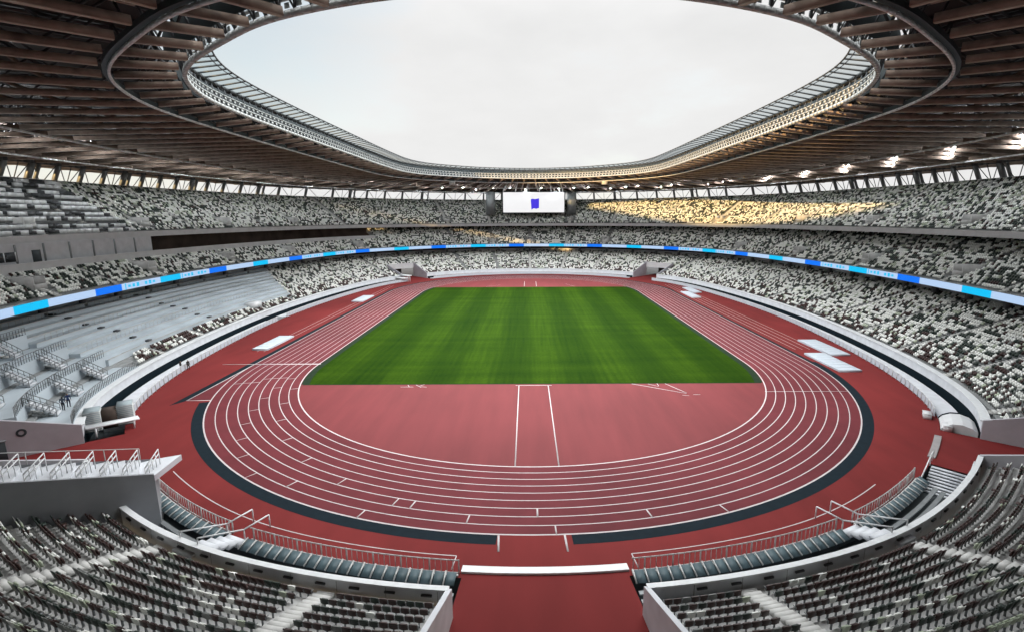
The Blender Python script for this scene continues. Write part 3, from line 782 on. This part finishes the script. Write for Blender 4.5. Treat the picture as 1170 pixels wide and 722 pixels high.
near_rail('light steel railing before the near left stand by the raised platform', sl_st+1.6, S_EDGE_SW-3)
near_rail('light steel railing before the near right stand beside the passage', sr_st+1.6, TUN_R-.5)
near_rail('light steel railing before the near right stand between its two stairs', S_EDGE_SE+7.5, sr_st-1.6)
def moat_stairs(label, i, n_steps=6, w=.95):
    n_ = nrm(i)[0]; tn_ = np.array([-n_[1], n_[0], 0])
    t = thing('moat_stairs', label, 'stairs', tuple(G1(i, 2)), 'stairs over the near moat')
    mb = MB(); ds = np.linspace(.9, 4.3, n_steps)
    mb.boxes(np.array([G1(i, d, .1+(d-.9)*.42) for d in ds]), tn_*w, n_*.36, [(0, 0, .12)]); mb.build('steps', M_WALL, t)
    for s_ in (-1, 1):
        mb = MB(); a = [G1(i, -1.6, 1.1)+tn_*w*s_, G1(i, .6, 1.15)+tn_*w*s_, G1(i, 4.0, 2.6)+tn_*w*s_]
        mb.bars(a[:-1], a[1:], .09); mb.bars([a[0], a[1], a[2]], [a[0]-[0, 0, 1.1], a[1]-[0, 0, 1.1], a[2]-[0, 0, 1.2]], .07); mb.build('handrail', M_WHITE, t)
moat_stairs('white steps with two handrails over the moat of the near left stand', sl_st)
moat_stairs('white steps with two handrails over the moat of the near right stand', sr_st)
# broad steps by the south-east gate
t = thing('gate_steps', 'broad pale steps with handrails at the right end of the near moat', 'stairs', tuple(G1(sr_st2-2, 2)))
st0 = S_EDGE_SE+1.0; n_ = nrm(st0+3)[0]; tn_ = np.array([-n_[1], n_[0], 0]); mb = MB()
for q in range(9): C = G1(st0+q*.42/per, 2.2, -.04-.145*q); mb.boxes([C], tn_*.17, n_*1.45, [(0, 0, .05)])
mb.build('steps', M_WALL, t)
for d_ in (.6, 3.75):
    mb = MB(); a = [G1(st0-1.4/per, d_, 1.1), G1(st0, d_, 1.1), G1(st0+3.8/per, d_, -.2)]
    mb.bars(a[:-1], a[1:], .09); mb.bars(a, [p_-[0, 0, 1.1] for p_ in a], .07); mb.build('handrail', M_WHITE, t)

# thresholds
mb = MB(); ii = span(TUN_R-.3, TUN_L+.3, .5); wall(mb, ii, -.55, .1, 0, .16)
tag(mb.build('threshold_kerb', M_WHITE), 'long white low kerb across the mouth of the central red passage', 'kerb')
mb = MB(); ii = span(E_EDGE_SE+3.5, S_EDGE_SE-2.5, .5) if E_EDGE_SE < S_EDGE_SE else span(S_EDGE_SE, E_EDGE_SE, .5)
wall(mb, ii, .1, .75, 0, .12)
tag(mb.build('threshold_kerb', mat('grey_plate', (.30, .28, .28), .7, .1, 1)), 'long grey low kerb across the right corner gate', 'kerb')

t = thing('moat_end_cover', 'pale curved cover closing the moat at the right corner gate', 'cover', tuple(G1(E_EDGE_SE-4, 2)))
mb = MB(); ii = span(E_EDGE_SE-7, E_EDGE_SE-.8, 1)
prof = [(.6, .02), (.9, .45), (1.6, .85), (2.5, .95), (3.4, .7), (3.9, .3)]
for (d0, z0), (d1, z1) in zip(prof[:-1], prof[1:]): mb.strip(G(ii, d0, z0), G(ii, d1, z1))
for e_ in (ii[0], ii[-1]): mb.ngon([G1(e_, d, z) for d, z in prof]+[G1(e_, 3.9, -.5), G1(e_, .6, -.5)])
mb.build('shell', M_FASC, t)
mb = MB(); a = np.array([G1(ii[0], d, z+.05) for d, z in prof]); mb.bars(a[:-1], a[1:], .14); mb.build('edge_trim', M_NAVY, t)
for lb, ia, da in (('low white crate on the red surface beside the pale curved moat cover', -6.2, -.6), ('low white crate against the foot of the right grey gate wall', -1.2, 1.2)):
    c = G1(E_EDGE_SE+ia, da); n_ = nrm(E_EDGE_SE+ia)[0]; tn_ = np.array([-n_[1], n_[0], 0]); t = thing('equipment_crate', lb, 'crate', tuple(c))
    mb = MB(); mb.boxes([c+[0, 0, .3]], tn_*.75, n_*.4, [(0, 0, .28)]); mb.build('body', M_WHITE, t); mb = MB(); mb.boxes([c+[0, 0, .61]], tn_*.79, n_*.44, [(0, 0, .03)]); mb.build('lid', M_FASC, t)

# ------------------------------------------------------------------ sheeted jump pits
def cover(label, pts):
    mb = MB(); q = np.array(pts, float)
    top = z3(q, .32); bot = z3(q, .01); c = q.mean(0); inn = z3(c+(q-c)*.93, .37)
    mb.strip(bot, top, closed=True); mb.strip(top, inn, closed=True); mb.quads(inn, [[0, 1, 2, 3]])
    for f in np.linspace(.12, .88, 6):
        mb.bars([inn[0]+(inn[3]-inn[0])*f+[0, 0, .01]], [inn[1]+(inn[2]-inn[1])*f+[0, 0, .01]], .06, .05)
    tag(mb.build('pit_cover', M_MAT), label, 'cover', 'white sheets over the jump pits')
def rect(x0, x1, y0, y1): return [(x0, y0), (x1, y0), (x1, y1), (x0, y1)]
cover('white sheet over the pit on the left straight beside the finish line', rect(-52.9, -49.9, -33.0, -22.3))
cover('small white sheet over the pit at the far end of the left straight', rect(-53.2, -49.8, 22, 33))
cover('large white sheet nearest the right bend, closest to the lanes', rect(49.3, 52.9, -48.1, -37.5))
cover('large white sheet on the right straight beside the moat barrier', rect(53.4, 57.0, -38.6, -27.5))
cover('small pale sheet at the far end of the right straight by the lanes', rect(49.6, 52.4, 27, 39))
cover('small pale sheet at the far end of the right straight by the moat', rect(53.2, 56.0, 37, 49))

# ------------------------------------------------------------------ west side: covered platforms
t = thing('covered_platform', 'broad pale grey stepped platforms covering the seats of the lower left stand', 'platform')
PL0, PL1 = WT0-4, WT1
def zpl(d): return zlow(d)+.55
for r in range(10):
    a = 8.6+r*1.72; b = a+1.72
    hi_cut = WT1+max(0, (a-8.5)/.9)*1.2
    ii = span(PL0, hi_cut, 1.5); mb = MB()
    wall(mb, ii, a, b+.02, zpl(a)-1.4, zpl(a)+.30, 0)
    wall(mb, ii, a-.05, a+.10, zpl(a)+.24, zpl(a)+.34, 1)
    mb.build('deck', [M_TERR, M_STEELL], t)
    if r % 3 == 2: mb = MB(); jq = np.arange(ii[0]+3, ii[-1]-3, 1.8); mb.bars(G(jq, a+.2, zpl(a)+.3), G(jq, a+.2, zpl(a)+1.2), .045); aq = G(ii, a+.2, zpl(a)+1.2); mb.bars(aq[:-1], aq[1:], .05); mb.build('railing', M_STEELL, t)
for i_ in (WT0+14, WT0+46):
    for r in range(14):
        d = 9.0+r*1.22; n_ = nrm(i_)[0]; tn_ = np.array([-n_[1], n_[0], 0])
        rr = int((d-8.6)/1.72); z = zpl(8.6+rr*1.72)+.34
        if r % 2 == 0:
            mb = MB(); mb.boxes([G1(i_+.1*r, d, z+.1)], tn_*.45, n_*.32, [(0, 0, .14)]); mb.build('stair_hatch', M_STEELD, t)
mb = MB(); mb.boxes([G1(gW+2, 8, 3.3)], nrm(gW)[0]*1.2, [(0, 1.8, 0)], [(0, 0, .7)]); mb.build('cabin', M_WHITE, t)
# terraced media decks with railings near the south-west gate
t = thing('media_platform', 'grey blue media platform of terraced decks with many railings above the left gate', 'platform')
lo, hi = W_EDGE_SW+.5, PL0
def rail_run(mbr, A, B, h=1.0, nb=14):
    A = np.array(A, float); B = np.array(B, float); f = np.linspace(0, 1, nb)[:, None]; P = A+(B-A)*f
    mbr.bars([A+[0, 0, h]], [B+[0, 0, h]], .07); mbr.bars([A+[0, 0, h*.5]], [B+[0, 0, h*.5]], .04); mbr.bars(P, P+np.array([0, 0, h]), .05)
lv = [(4.7, 9.0, 2.2), (9.0, 13.5, 4.0), (13.5, 18.2, 5.9), (18.2, 25.5, 8.0)]
for q, (a, b, z) in enumerate(lv):
    ii = span(lo+(q*1.0), hi, 1.5); mb = MB(); wall(mb, ii, a, b, z-2.4, z); mb.build('deck', M_TERR, t)
    mr = MB(); P = G(span(lo+q, hi, 2.2), a+.1, z)
    for A, B in zip(P[:-1], P[1:]): rail_run(mr, A, B, 1.05, 4)
    mr.build('railing', M_STEEL, t)
for q in range(3):
    a, b, z = lv[q]; z2 = lv[q+1][2]
    for c in (lo+7, lo+17, lo+27):
        if c > hi-3: continue
        n_ = nrm(c)[0]; tn_ = np.array([-n_[1], n_[0], 0]); mb = MB()
        k_ = np.arange(7); mb.boxes(np.array([G1(c, b-2.4+j*.36, z+(z2-z)*(j+1)/7-.1) for j in k_]), tn_*.8, n_*.19, [(0, 0, .12)]); mb.build('stair', M_WALL, t)
        mr = MB()
        for s_ in (-1, 1): rail_run(mr, G1(c, b-2.5, z)+tn_*.85*s_, G1(c, b+.1, z2)+tn_*.85*s_, 1.0, 6)
        mr.build('railing', M_STEEL, t)
# end wall openings of the left stand
t = thing('gate_door', 'black opening at the foot of the grey wall on the left edge', 'door', tuple(G1(W_EDGE_SW, 11)))
n_ = nrm(W_EDGE_SW)[0]; tn_ = np.array([-n_[1], n_[0], 0]); tn_ = tn_ if tn_[1] < 0 else -tn_
mb = MB(); mb.boxes([G1(W_EDGE_SW, 10.9, 1.0)+tn_*.2], n_*.9, tn_*.05, [(0, 0, 1.0)]); mb.build('opening', M_DARK, t)
mb = MB(); mb.boxes([G1(W_EDGE_SW, 10.9, 2.06)+tn_*.2], n_*1.0, tn_*.08, [(0, 0, .06)]); mb.build('frame', M_STEEL, t)
ro = MB(); a_ = np.linspace(0, 2*math.pi, 25)[:-1]; c0 = G1(W_EDGE_SW, 8.7, 2.6)+tn_*.22
for r1, r2, in ((.22, .42),):
    ro.strip([c0+n_*r1*math.cos(x)+np.array([0, 0, r1*math.sin(x)]) for x in a_], [c0+n_*r2*math.cos(x)+np.array([0, 0, r2*math.sin(x)]) for x in a_], closed=True)
    ro.strip([c0+n_*r2*math.cos(x)+np.array([0, 0, r2*math.sin(x)]) for x in a_], [c0-tn_*.1+n_*r2*math.cos(x)+np.array([0, 0, r2*math.sin(x)]) for x in a_], closed=True)
tag(ro.build('wall_ring', M_DARK), 'small black ring fixed on the grey wall at the left edge', 'sign')

# shelter by the left gate
sp = G1(W_EDGE_SW+3, 1.6)
t = thing('bench_shelter', 'white slab shelter and louvered cabinets at the left corner of the track', 'shelter', tuple(sp))
n_ = nrm(W_EDGE_SW+4)[0]; tn_ = np.array([-n_[1], n_[0], 0])
def loc(i, d, z): return G1(W_EDGE_SW+i, d, z)
mb = MB(); mb.bars([loc(2, 3.9, 1.25)], [loc(3.2, -.9, 1.05)], 1.3, .14); mb.build('slab_roof', M_WHITE, t)
for i_, d_ in ((1.2, 3.0), (2.2, -.4), (3.6, 3.0), (4.2, -.4)):
    mb = MB(); mb.bars([loc(i_, d_, 0)], [loc(i_, d_, 1.1)], .12); mb.build('post', M_WHITE, t)
for i_, d_ in ((5.6, 3.4), (6.6, .4)):
    mb = MB(); C = loc(i_, d_, 1.3); mb.boxes([C], tn_*.95, n_*.75, [(0, 0, 1.25)]); cab = mb.build('cabinet', M_MOATL if 'M_MOATL' in globals() else mat('louvre_grey', (.30, .36, .38), .5, .1, 1), t)
    mb = MB()
    for z_ in np.arange(.2, 2.5, .22):
        mb.boxes([C*[1, 1, 0]+[0, 0, z_]], tn_*1.0, n_*.8, [(0, 0, .03)])
    mb.build('louvres', M_STEELL, cab)
mb = MB(); mb.boxes([loc(6.2, 1.9, 1.1)], tn_*.8, n_*.7, [(0, 0, 1.1)]); mb.build('door', M_BACK, t)
# shelter by the far left gate
t = thing('bench_shelter', 'white slab shelter on posts by the far left corner gate', 'shelter', tuple(G1(W_EDGE_NW-3, 1)))
for q, (ia, za) in enumerate(((-1.0, 2.3), (-4.2, 1.5))):
    mb = MB(); mb.bars([G1(W_EDGE_NW+ia, 5.2, za)], [G1(W_EDGE_NW+ia, -.6, za)], 2.2, .35); mb.build('slab_roof', M_WHITE, t)
for ia, da in ((-.4, -.3), (-1.8, -.3), (-.4, 3.4), (-1.8, 3.4)):
    mb = MB(); mb.bars([G1(W_EDGE_NW+ia, da, 0)], [G1(W_EDGE_NW+ia, da, 2.3)], .25); mb.build('post', M_WHITE, t)
# hospitality boxes
t = thing('hospitality_boxes', 'pale grey wall of glazed boxes between the tiers at the left edge', 'building')
B0, B1 = WI0-6, idx(-88+27.5, -3.5)
ii = span(B0, B1); zb = zmid(27)+.3
mb = MB(); wall(mb, ii, 28.8, 29.0, zb-.6, 20.4); mb.build('wall', M_WALL, t)
for q in range(4):
    c = B0+14+q*7.5
    n_ = nrm(c)[0]; tn_ = np.array([-n_[1], n_[0], 0]); dark = q < 3
    mb = MB(); mb.boxes([G1(c, 28.74, zb+2.5)], tn_*2.3, n_*.04, [(0, 0, .8)]); wn = mb.build('window', M_GLASSD if dark else M_GLASSD, t)
    mb = MB(); mb.bars([G1(c, 28.68, zb+1.7)+tn_*x for x in (-2.3, 0, 2.3)], [G1(c, 28.68, zb+3.3)+tn_*x for x in (-2.3, 0, 2.3)], .12); mb.build('frame', M_WHITE, wn)
for c in np.arange(B0+6, B1, 8.5):
    n_ = nrm(c)[0]; tn_ = np.array([-n_[1], n_[0], 0])
    mb = MB(); mb.boxes([G1(c, 28.72, (zb+20.2)/2)], tn_*.18, n_*.06, [(0, 0, (20.2-zb)/2)]); mb.build('pilaster', M_STEEL, t)
c = B0+46; n_ = nrm(c)[0]; tn_ = np.array([-n_[1], n_[0], 0])
mb = MB(); mb.boxes([G1(c, 28.73, zb+1.7)], tn_*.9, n_*.05, [(0, 0, 1.7)]); mb.build('door', M_DARK, t)

# ------------------------------------------------------------------ raised platform by the south-west gate
t = thing('raised_platform', 'grey raised concrete platform with slanting handrails at the lower left', 'platform')
A0 = np.array([-31.0, -87.4]); dirw = np.array([-.77, -.64]); perp = np.array([-.64, .77]); wd = 3.5; SLP = .27; LN = 24.0
def pz(u): return 4.0+SLP*u
us = np.linspace(0, LN, 25)
near = np.array([[*(A0+dirw*u), pz(u)] for u in us]); farr = np.array([[*(A0+perp*wd+dirw*(u-.3)), pz(u)] for u in us])
tip = np.array([-31.3, -83.7, 4.0])
mb = MB()
for k in range(len(us)-1):
    z_ = near[k, 2]; q = np.array([near[k], near[k+1], farr[k+1], farr[k]]); q[:, 2] = z_
    mb.quads(q, [[0, 1, 2, 3]], 0); r_ = np.array([near[k+1], farr[k+1], farr[k+1], near[k+1]]); r_[:2, 2] = z_; mb.quads(r_, [[0, 1, 2, 3]], 0)
mb.ngon([near[0], farr[0], tip], 0); mb.ngon([p_-[0, 0, .5] for p_ in (near[0], farr[0], tip)], 1)
mb.strip([near[0], tip, farr[0]], [near[0]-[0, 0, .5], tip-[0, 0, .5], farr[0]-[0, 0, .5]], 1); mb.build('stepped_floor', [M_WALL, M_LILAC], t)
mb = MB(); dn = np.array([0, 0, 1.])
def low(a): b = a.copy(); b[:, 2] = -1.2; return b
off = np.r_[perp*.02, 0]
mb.strip(near-off+[0, 0, .12], low(near-off)); mb.strip(near-off+[0, 0, .12], near+np.r_[perp*.2, 0]+[0, 0, .12]); mb.strip(near+np.r_[perp*.2, 0]+[0, 0, .12], near+np.r_[perp*.2, 0]-[0, 0, .4])
mb.strip(farr, low(farr)); mb.quads([near[0], farr[0], [*farr[0][:2], -1.2], [*near[0][:2], -1.2]], [[0, 1, 2, 3]])
mb.build('wall', mat('platform_wall', (.25, .26, .275), .8, .12, .4, var2=.1, scale2=.15), t)
for q in range(9):
    u = .5+q*1.35; b = A0+dirw*u+perp*.35; e = b+perp*1.7-dirw*1.05; zq = pz(u)
    mr = MB(); A = np.array([*b, zq]); Bv = np.array([*e, zq+.25])
    mr.bars([A+[0, 0, .55], A+[0, 0, .15]], [Bv+[0, 0, 1.0], Bv+[0, 0, .6]], .065)
    P = A+(Bv-A)*np.linspace(0, 1, 5)[:, None]; h = np.linspace(.55, 1.0, 5)
    mr.bars(P-[0, 0, .5], P+np.c_[0*h, 0*h, h], .05)
    mr.build('handrail', M_WHITE, t)
mr = MB(); A = farr[1]; Bv = farr[-4]; P = A+(Bv-A)*np.linspace(0, 1, 10)[:, None]; mr.bars([A+[0, 0, 1.0]], [Bv+[0, 0, 1.0]], .05); mr.bars(P, P+[0, 0, 1.0], .05); mr.build('guard_rail', M_STEELL, t)

# ------------------------------------------------------------------ people
def person(label, x, y, z, face, walk=.0, arm=.0, top=(.02, .022, .03), legs=(.02, .02, .025), h=1.74):
    s = h/1.74
    J = {'pel': (0, 0, .95), 'sp': (0, .01, 1.2), 'ch': (0, 0, 1.38), 'nk': (0, .0, 1.5), 'hd': (0, -.02, 1.60), 'ht': (0, -.015, 1.70),
         'hl': (.10, 0, .90), 'kl': (.11, -.04-walk, .50), 'al': (.11, .02-walk*.6, .08), 'tl': (.12, -.15-walk*.6, .04),
         'hr': (-.10, 0, .90), 'kr': (-.11, -.02+walk*.3, .50), 'ar': (-.11, .05+walk, .08), 'tr': (-.12, -.11+walk, .04),
         'sl': (.19, 0, 1.42), 'el': (.25, .03+arm, 1.14), 'wl': (.24, -.10-arm, .92), 'fl': (.23, -.14-arm, .84),
         'sr': (-.19, 0, 1.42), 'er': (-.25, .03, 1.14), 'wr': (-.24, -.08, .90), 'fr': (-.23, -.12, .82)}
    E = [('pel', 'sp'), ('sp', 'ch'), ('ch', 'nk'), ('nk', 'hd'), ('hd', 'ht'), ('pel', 'hl'), ('hl', 'kl'), ('kl', 'al'), ('al', 'tl'), ('pel', 'hr'), ('hr', 'kr'), ('kr', 'ar'), ('ar', 'tr'),
         ('ch', 'sl'), ('sl', 'el'), ('el', 'wl'), ('wl', 'fl'), ('ch', 'sr'), ('sr', 'er'), ('er', 'wr'), ('wr', 'fr')]
    Rr = dict(pel=.14, sp=.13, ch=.15, nk=.055, hd=.095, ht=.07, hl=.10, kl=.065, al=.045, tl=.04, hr=.10, kr=.065, ar=.045, tr=.04, sl=.07, el=.05, wl=.035, fl=.035, sr=.07, er=.05, wr=.035, fr=.035)
    ks = list(J); me = bpy.data.meshes.new('person')
    me.from_pydata([tuple(np.array(J[k])*s) for k in ks], [(ks.index(a), ks.index(b)) for a, b in E], []); me.update()
    o = bpy.data.objects.new('person', me); col.objects.link(o)
    o.location = (x, y, z); o.rotation_euler = (0, 0, face)
    sk = o.modifiers.new('skin', 'SKIN')
    if not me.skin_vertices: bpy.context.view_layer.objects.active = o
    for k, sv in zip(ks, me.skin_vertices[0].data): sv.radius = (Rr[k]*s, Rr[k]*s*(.75 if k in ('pel', 'sp', 'ch') else 1)); sv.use_root = (k == 'pel')
    o.modifiers.new('sub', 'SUBSURF').levels = 1; o.modifiers['sub'].render_levels = 1
    dg = bpy.context.evaluated_depsgraph_get(); m2 = bpy.data.meshes.new_from_object(o.evaluated_get(dg)); o.modifiers.clear(); o.data = m2
    m2.materials.clear()
    for nm, c in (('top', top), ('legs', legs), ('skin', (.45, .28, .2)), ('hair', (.012, .01, .01)), ('shoe', (.03, .03, .03))): m2.materials.append(MATS.get('p_%s_%s' % (nm, c)) or mat('p_%s_%s' % (nm, c), c, .7))
    for p_ in m2.polygons:
        c = p_.center/s
        k = 1 if c.z < .95 else 0
        if c.z > 1.53: k = 3 if (c.z > 1.64 or c.y > .0) else 2
        elif c.z < .09: k = 4
        elif abs(c.x) > .19 and c.z < .94: k = 2
        p_.material_index = k
    tag(o, label, 'person', 'people by the track')
person('person in dark clothes standing by the left moat barrier, nearer the lanes', -56.7, -45.3, 0, R(70), .05, top=(.012, .012, .014), legs=(.012, .012, .015))
person('person in dark clothes standing by the left moat barrier, closer to the white walkway', -57.5, -45.9, 0, R(100), .03, .05, top=(.015, .014, .014), legs=(.01, .01, .012))
pm = G1(W_EDGE_SW+9, 6.3, 2.2); pm2 = G1(W_EDGE_SW+10.6, 6.1, 2.2)
person('person in dark blue jacket standing on the grey media platform', *pm2, R(60), .04, top=(.012, .03, .09), legs=(.012, .014, .03))
person('person in grey work clothes beside another on the media platform', *pm, R(200), .05, .05, top=(.07, .09, .12), legs=(.02, .025, .03))

# ------------------------------------------------------------------ camera
cam = bpy.data.cameras.new('camera'); co = bpy.data.objects.new('camera', cam); col.objects.link(co); scene.camera = co
cam.sensor_fit = 'HORIZONTAL'; cam.sensor_width = 36; cam.lens = 36*FPX/1170; cam.clip_end = 9000; cam.clip_start = .1
cam.shift_x = -PPX/1170
M = Matrix((( rt[0], up[0], -fw[0], CAM[0]), (rt[1], up[1], -fw[1], CAM[1]), (rt[2], up[2], -fw[2], CAM[2]), (0, 0, 0, 1)))
co.matrix_world = M

# ------------------------------------------------------------------ light
SUN_EL, SUN_TH = 7.0, 51.0      # light travels toward (cos TH, sin TH)
ls = bpy.data.lights.new('sun', 'SUN'); ls.energy = 3.4; ls.angle = R(.5); ls.color = (1, .63, .25)
lo_ = bpy.data.objects.new('sun', ls); col.objects.link(lo_)
dv = Vector((math.cos(R(SUN_TH))*math.cos(R(SUN_EL)), math.sin(R(SUN_TH))*math.cos(R(SUN_EL)), -math.sin(R(SUN_EL))))
lo_.rotation_euler = dv.to_track_quat('-Z', 'Y').to_euler()
wd_ = bpy.data.worlds.new('World'); scene.world = wd_; wd_.use_nodes = True
nt = wd_.node_tree; N = nt.nodes.new; Lk = nt.links.new; nt.nodes.clear()
out = N('ShaderNodeOutputWorld'); bg = N('ShaderNodeBackground'); bg.inputs['Strength'].default_value = .15
sky = N('ShaderNodeTexSky'); sky.sky_type = 'NISHITA'; sky.sun_disc = False; sky.sun_elevation = R(SUN_EL)
sd = -dv; sky.sun_rotation = math.atan2(sd.x, sd.y)
bg2 = N('ShaderNodeBackground'); mixs = N('ShaderNodeMixShader')
tc = N('ShaderNodeTexCoord'); sep = N('ShaderNodeSeparateXYZ'); Lk(tc.outputs['Generated'], sep.inputs[0])
# overcast layer: brighter toward the zenith, like a real cloud cover
rp = N('ShaderNodeValToRGB'); e = rp.color_ramp.elements
CL = 1.0
e[0].position = 0; e[0].color = (1, .995, .985, 1); e[1].position = 1; e[1].color = (.97, .985, 1, 1)
k_ = rp.color_ramp.elements.new(.40); k_.color = (1, 1, 1, 1)
Lk(sep.outputs['Z'], rp.inputs[0]); Lk(rp.outputs[0], bg2.inputs['Color'])
zr = N('ShaderNodeValToRGB'); z_e = zr.color_ramp.elements
z_e[0].position = .30; z_e[0].color = (.104,)*3+(1,); z_e[1].position = 1; z_e[1].color = (1, 1, 1, 1)
for p_, v_z in ((.40, .116), (.56, .66)): q_ = zr.color_ramp.elements.new(p_); q_.color = (v_z,)*3+(1,)
Lk(sep.outputs['Z'], zr.inputs[0])
zz = N('ShaderNodeMath'); zz.operation = 'MULTIPLY'; Lk(zr.outputs[0], zz.inputs[0]); zz.inputs[1].default_value = 3.9; nv = N('ShaderNodeMapRange'); nv.clamp = False; nv.inputs['From Min'].default_value = .35; nv.inputs['From Max'].default_value = .65; nv.inputs['To Min'].default_value = .955; nv.inputs['To Max'].default_value = 1.045
zm = N('ShaderNodeMath'); zm.operation = 'MULTIPLY'; Lk(zz.outputs[0], zm.inputs[0]); Lk(nv.outputs[0], zm.inputs[1]); Lk(zm.outputs[0], bg2.inputs['Strength'])
mpn = N('ShaderNodeMapping'); mpn.inputs['Scale'].default_value = (1, 1, 2.6); mpn.inputs['Location'].default_value = (.3, .1, 0); Lk(tc.outputs['Generated'], mpn.inputs['Vector'])
nz = N('ShaderNodeTexNoise'); nz.inputs['Scale'].default_value = 3.2; nz.inputs['Detail'].default_value = 6; nz.inputs['Roughness'].default_value = .55; Lk(mpn.outputs[0], nz.inputs['Vector'])
Lk(nz.outputs['Fac'], nv.inputs['Value'])
# cloud cover thins toward the upper left of the view (north-west, higher up)
th = N('ShaderNodeVectorMath'); th.operation = 'DOT_PRODUCT'; Lk(tc.outputs['Generated'], th.inputs[0]); th.inputs[1].default_value = Vector((-.55, .62, .56)).normalized()
mr = N('ShaderNodeMapRange'); mr.inputs['From Min'].default_value = .84; mr.inputs['From Max'].default_value = .96; mr.inputs['To Min'].default_value = -.1; mr.inputs['To Max'].default_value = .9; Lk(th.outputs['Value'], mr.inputs['Value'])
mm = N('ShaderNodeMath'); mm.operation = 'MULTIPLY_ADD'; Lk(nz.outputs['Fac'], mm.inputs[0]); mm.inputs[1].default_value = 1.6; mm.inputs[2].default_value = -.78
ad = N('ShaderNodeMath'); ad.operation = 'ADD'; ad.use_clamp = True; Lk(mm.outputs[0], ad.inputs[0]); Lk(mr.outputs[0], ad.inputs[1])
ml = N('ShaderNodeMath'); ml.operation = 'MULTIPLY'; ml.use_clamp = True; Lk(ad.outputs[0], ml.inputs[0]); ml.inputs[1].default_value = .55
Lk(sky.outputs[0], bg.inputs['Color'])
Lk(ml.outputs[0], mixs.inputs[0]); Lk(bg2.outputs[0], mixs.inputs[1]); Lk(bg.outputs[0], mixs.inputs[2]); Lk(mixs.outputs[0], out.inputs['Surface'])

vs = scene.view_settings; vs.view_transform = 'Standard'; vs.look = 'None'; vs.gamma = 1; vs.exposure = EXPO; vs.use_curve_mapping = False
cy = scene.cycles
cy.max_bounces = 8; cy.diffuse_bounces = 6; cy.glossy_bounces = 2; cy.transparent_max_bounces = 8; cy.use_denoising = True
cy.sample_clamp_indirect = 4
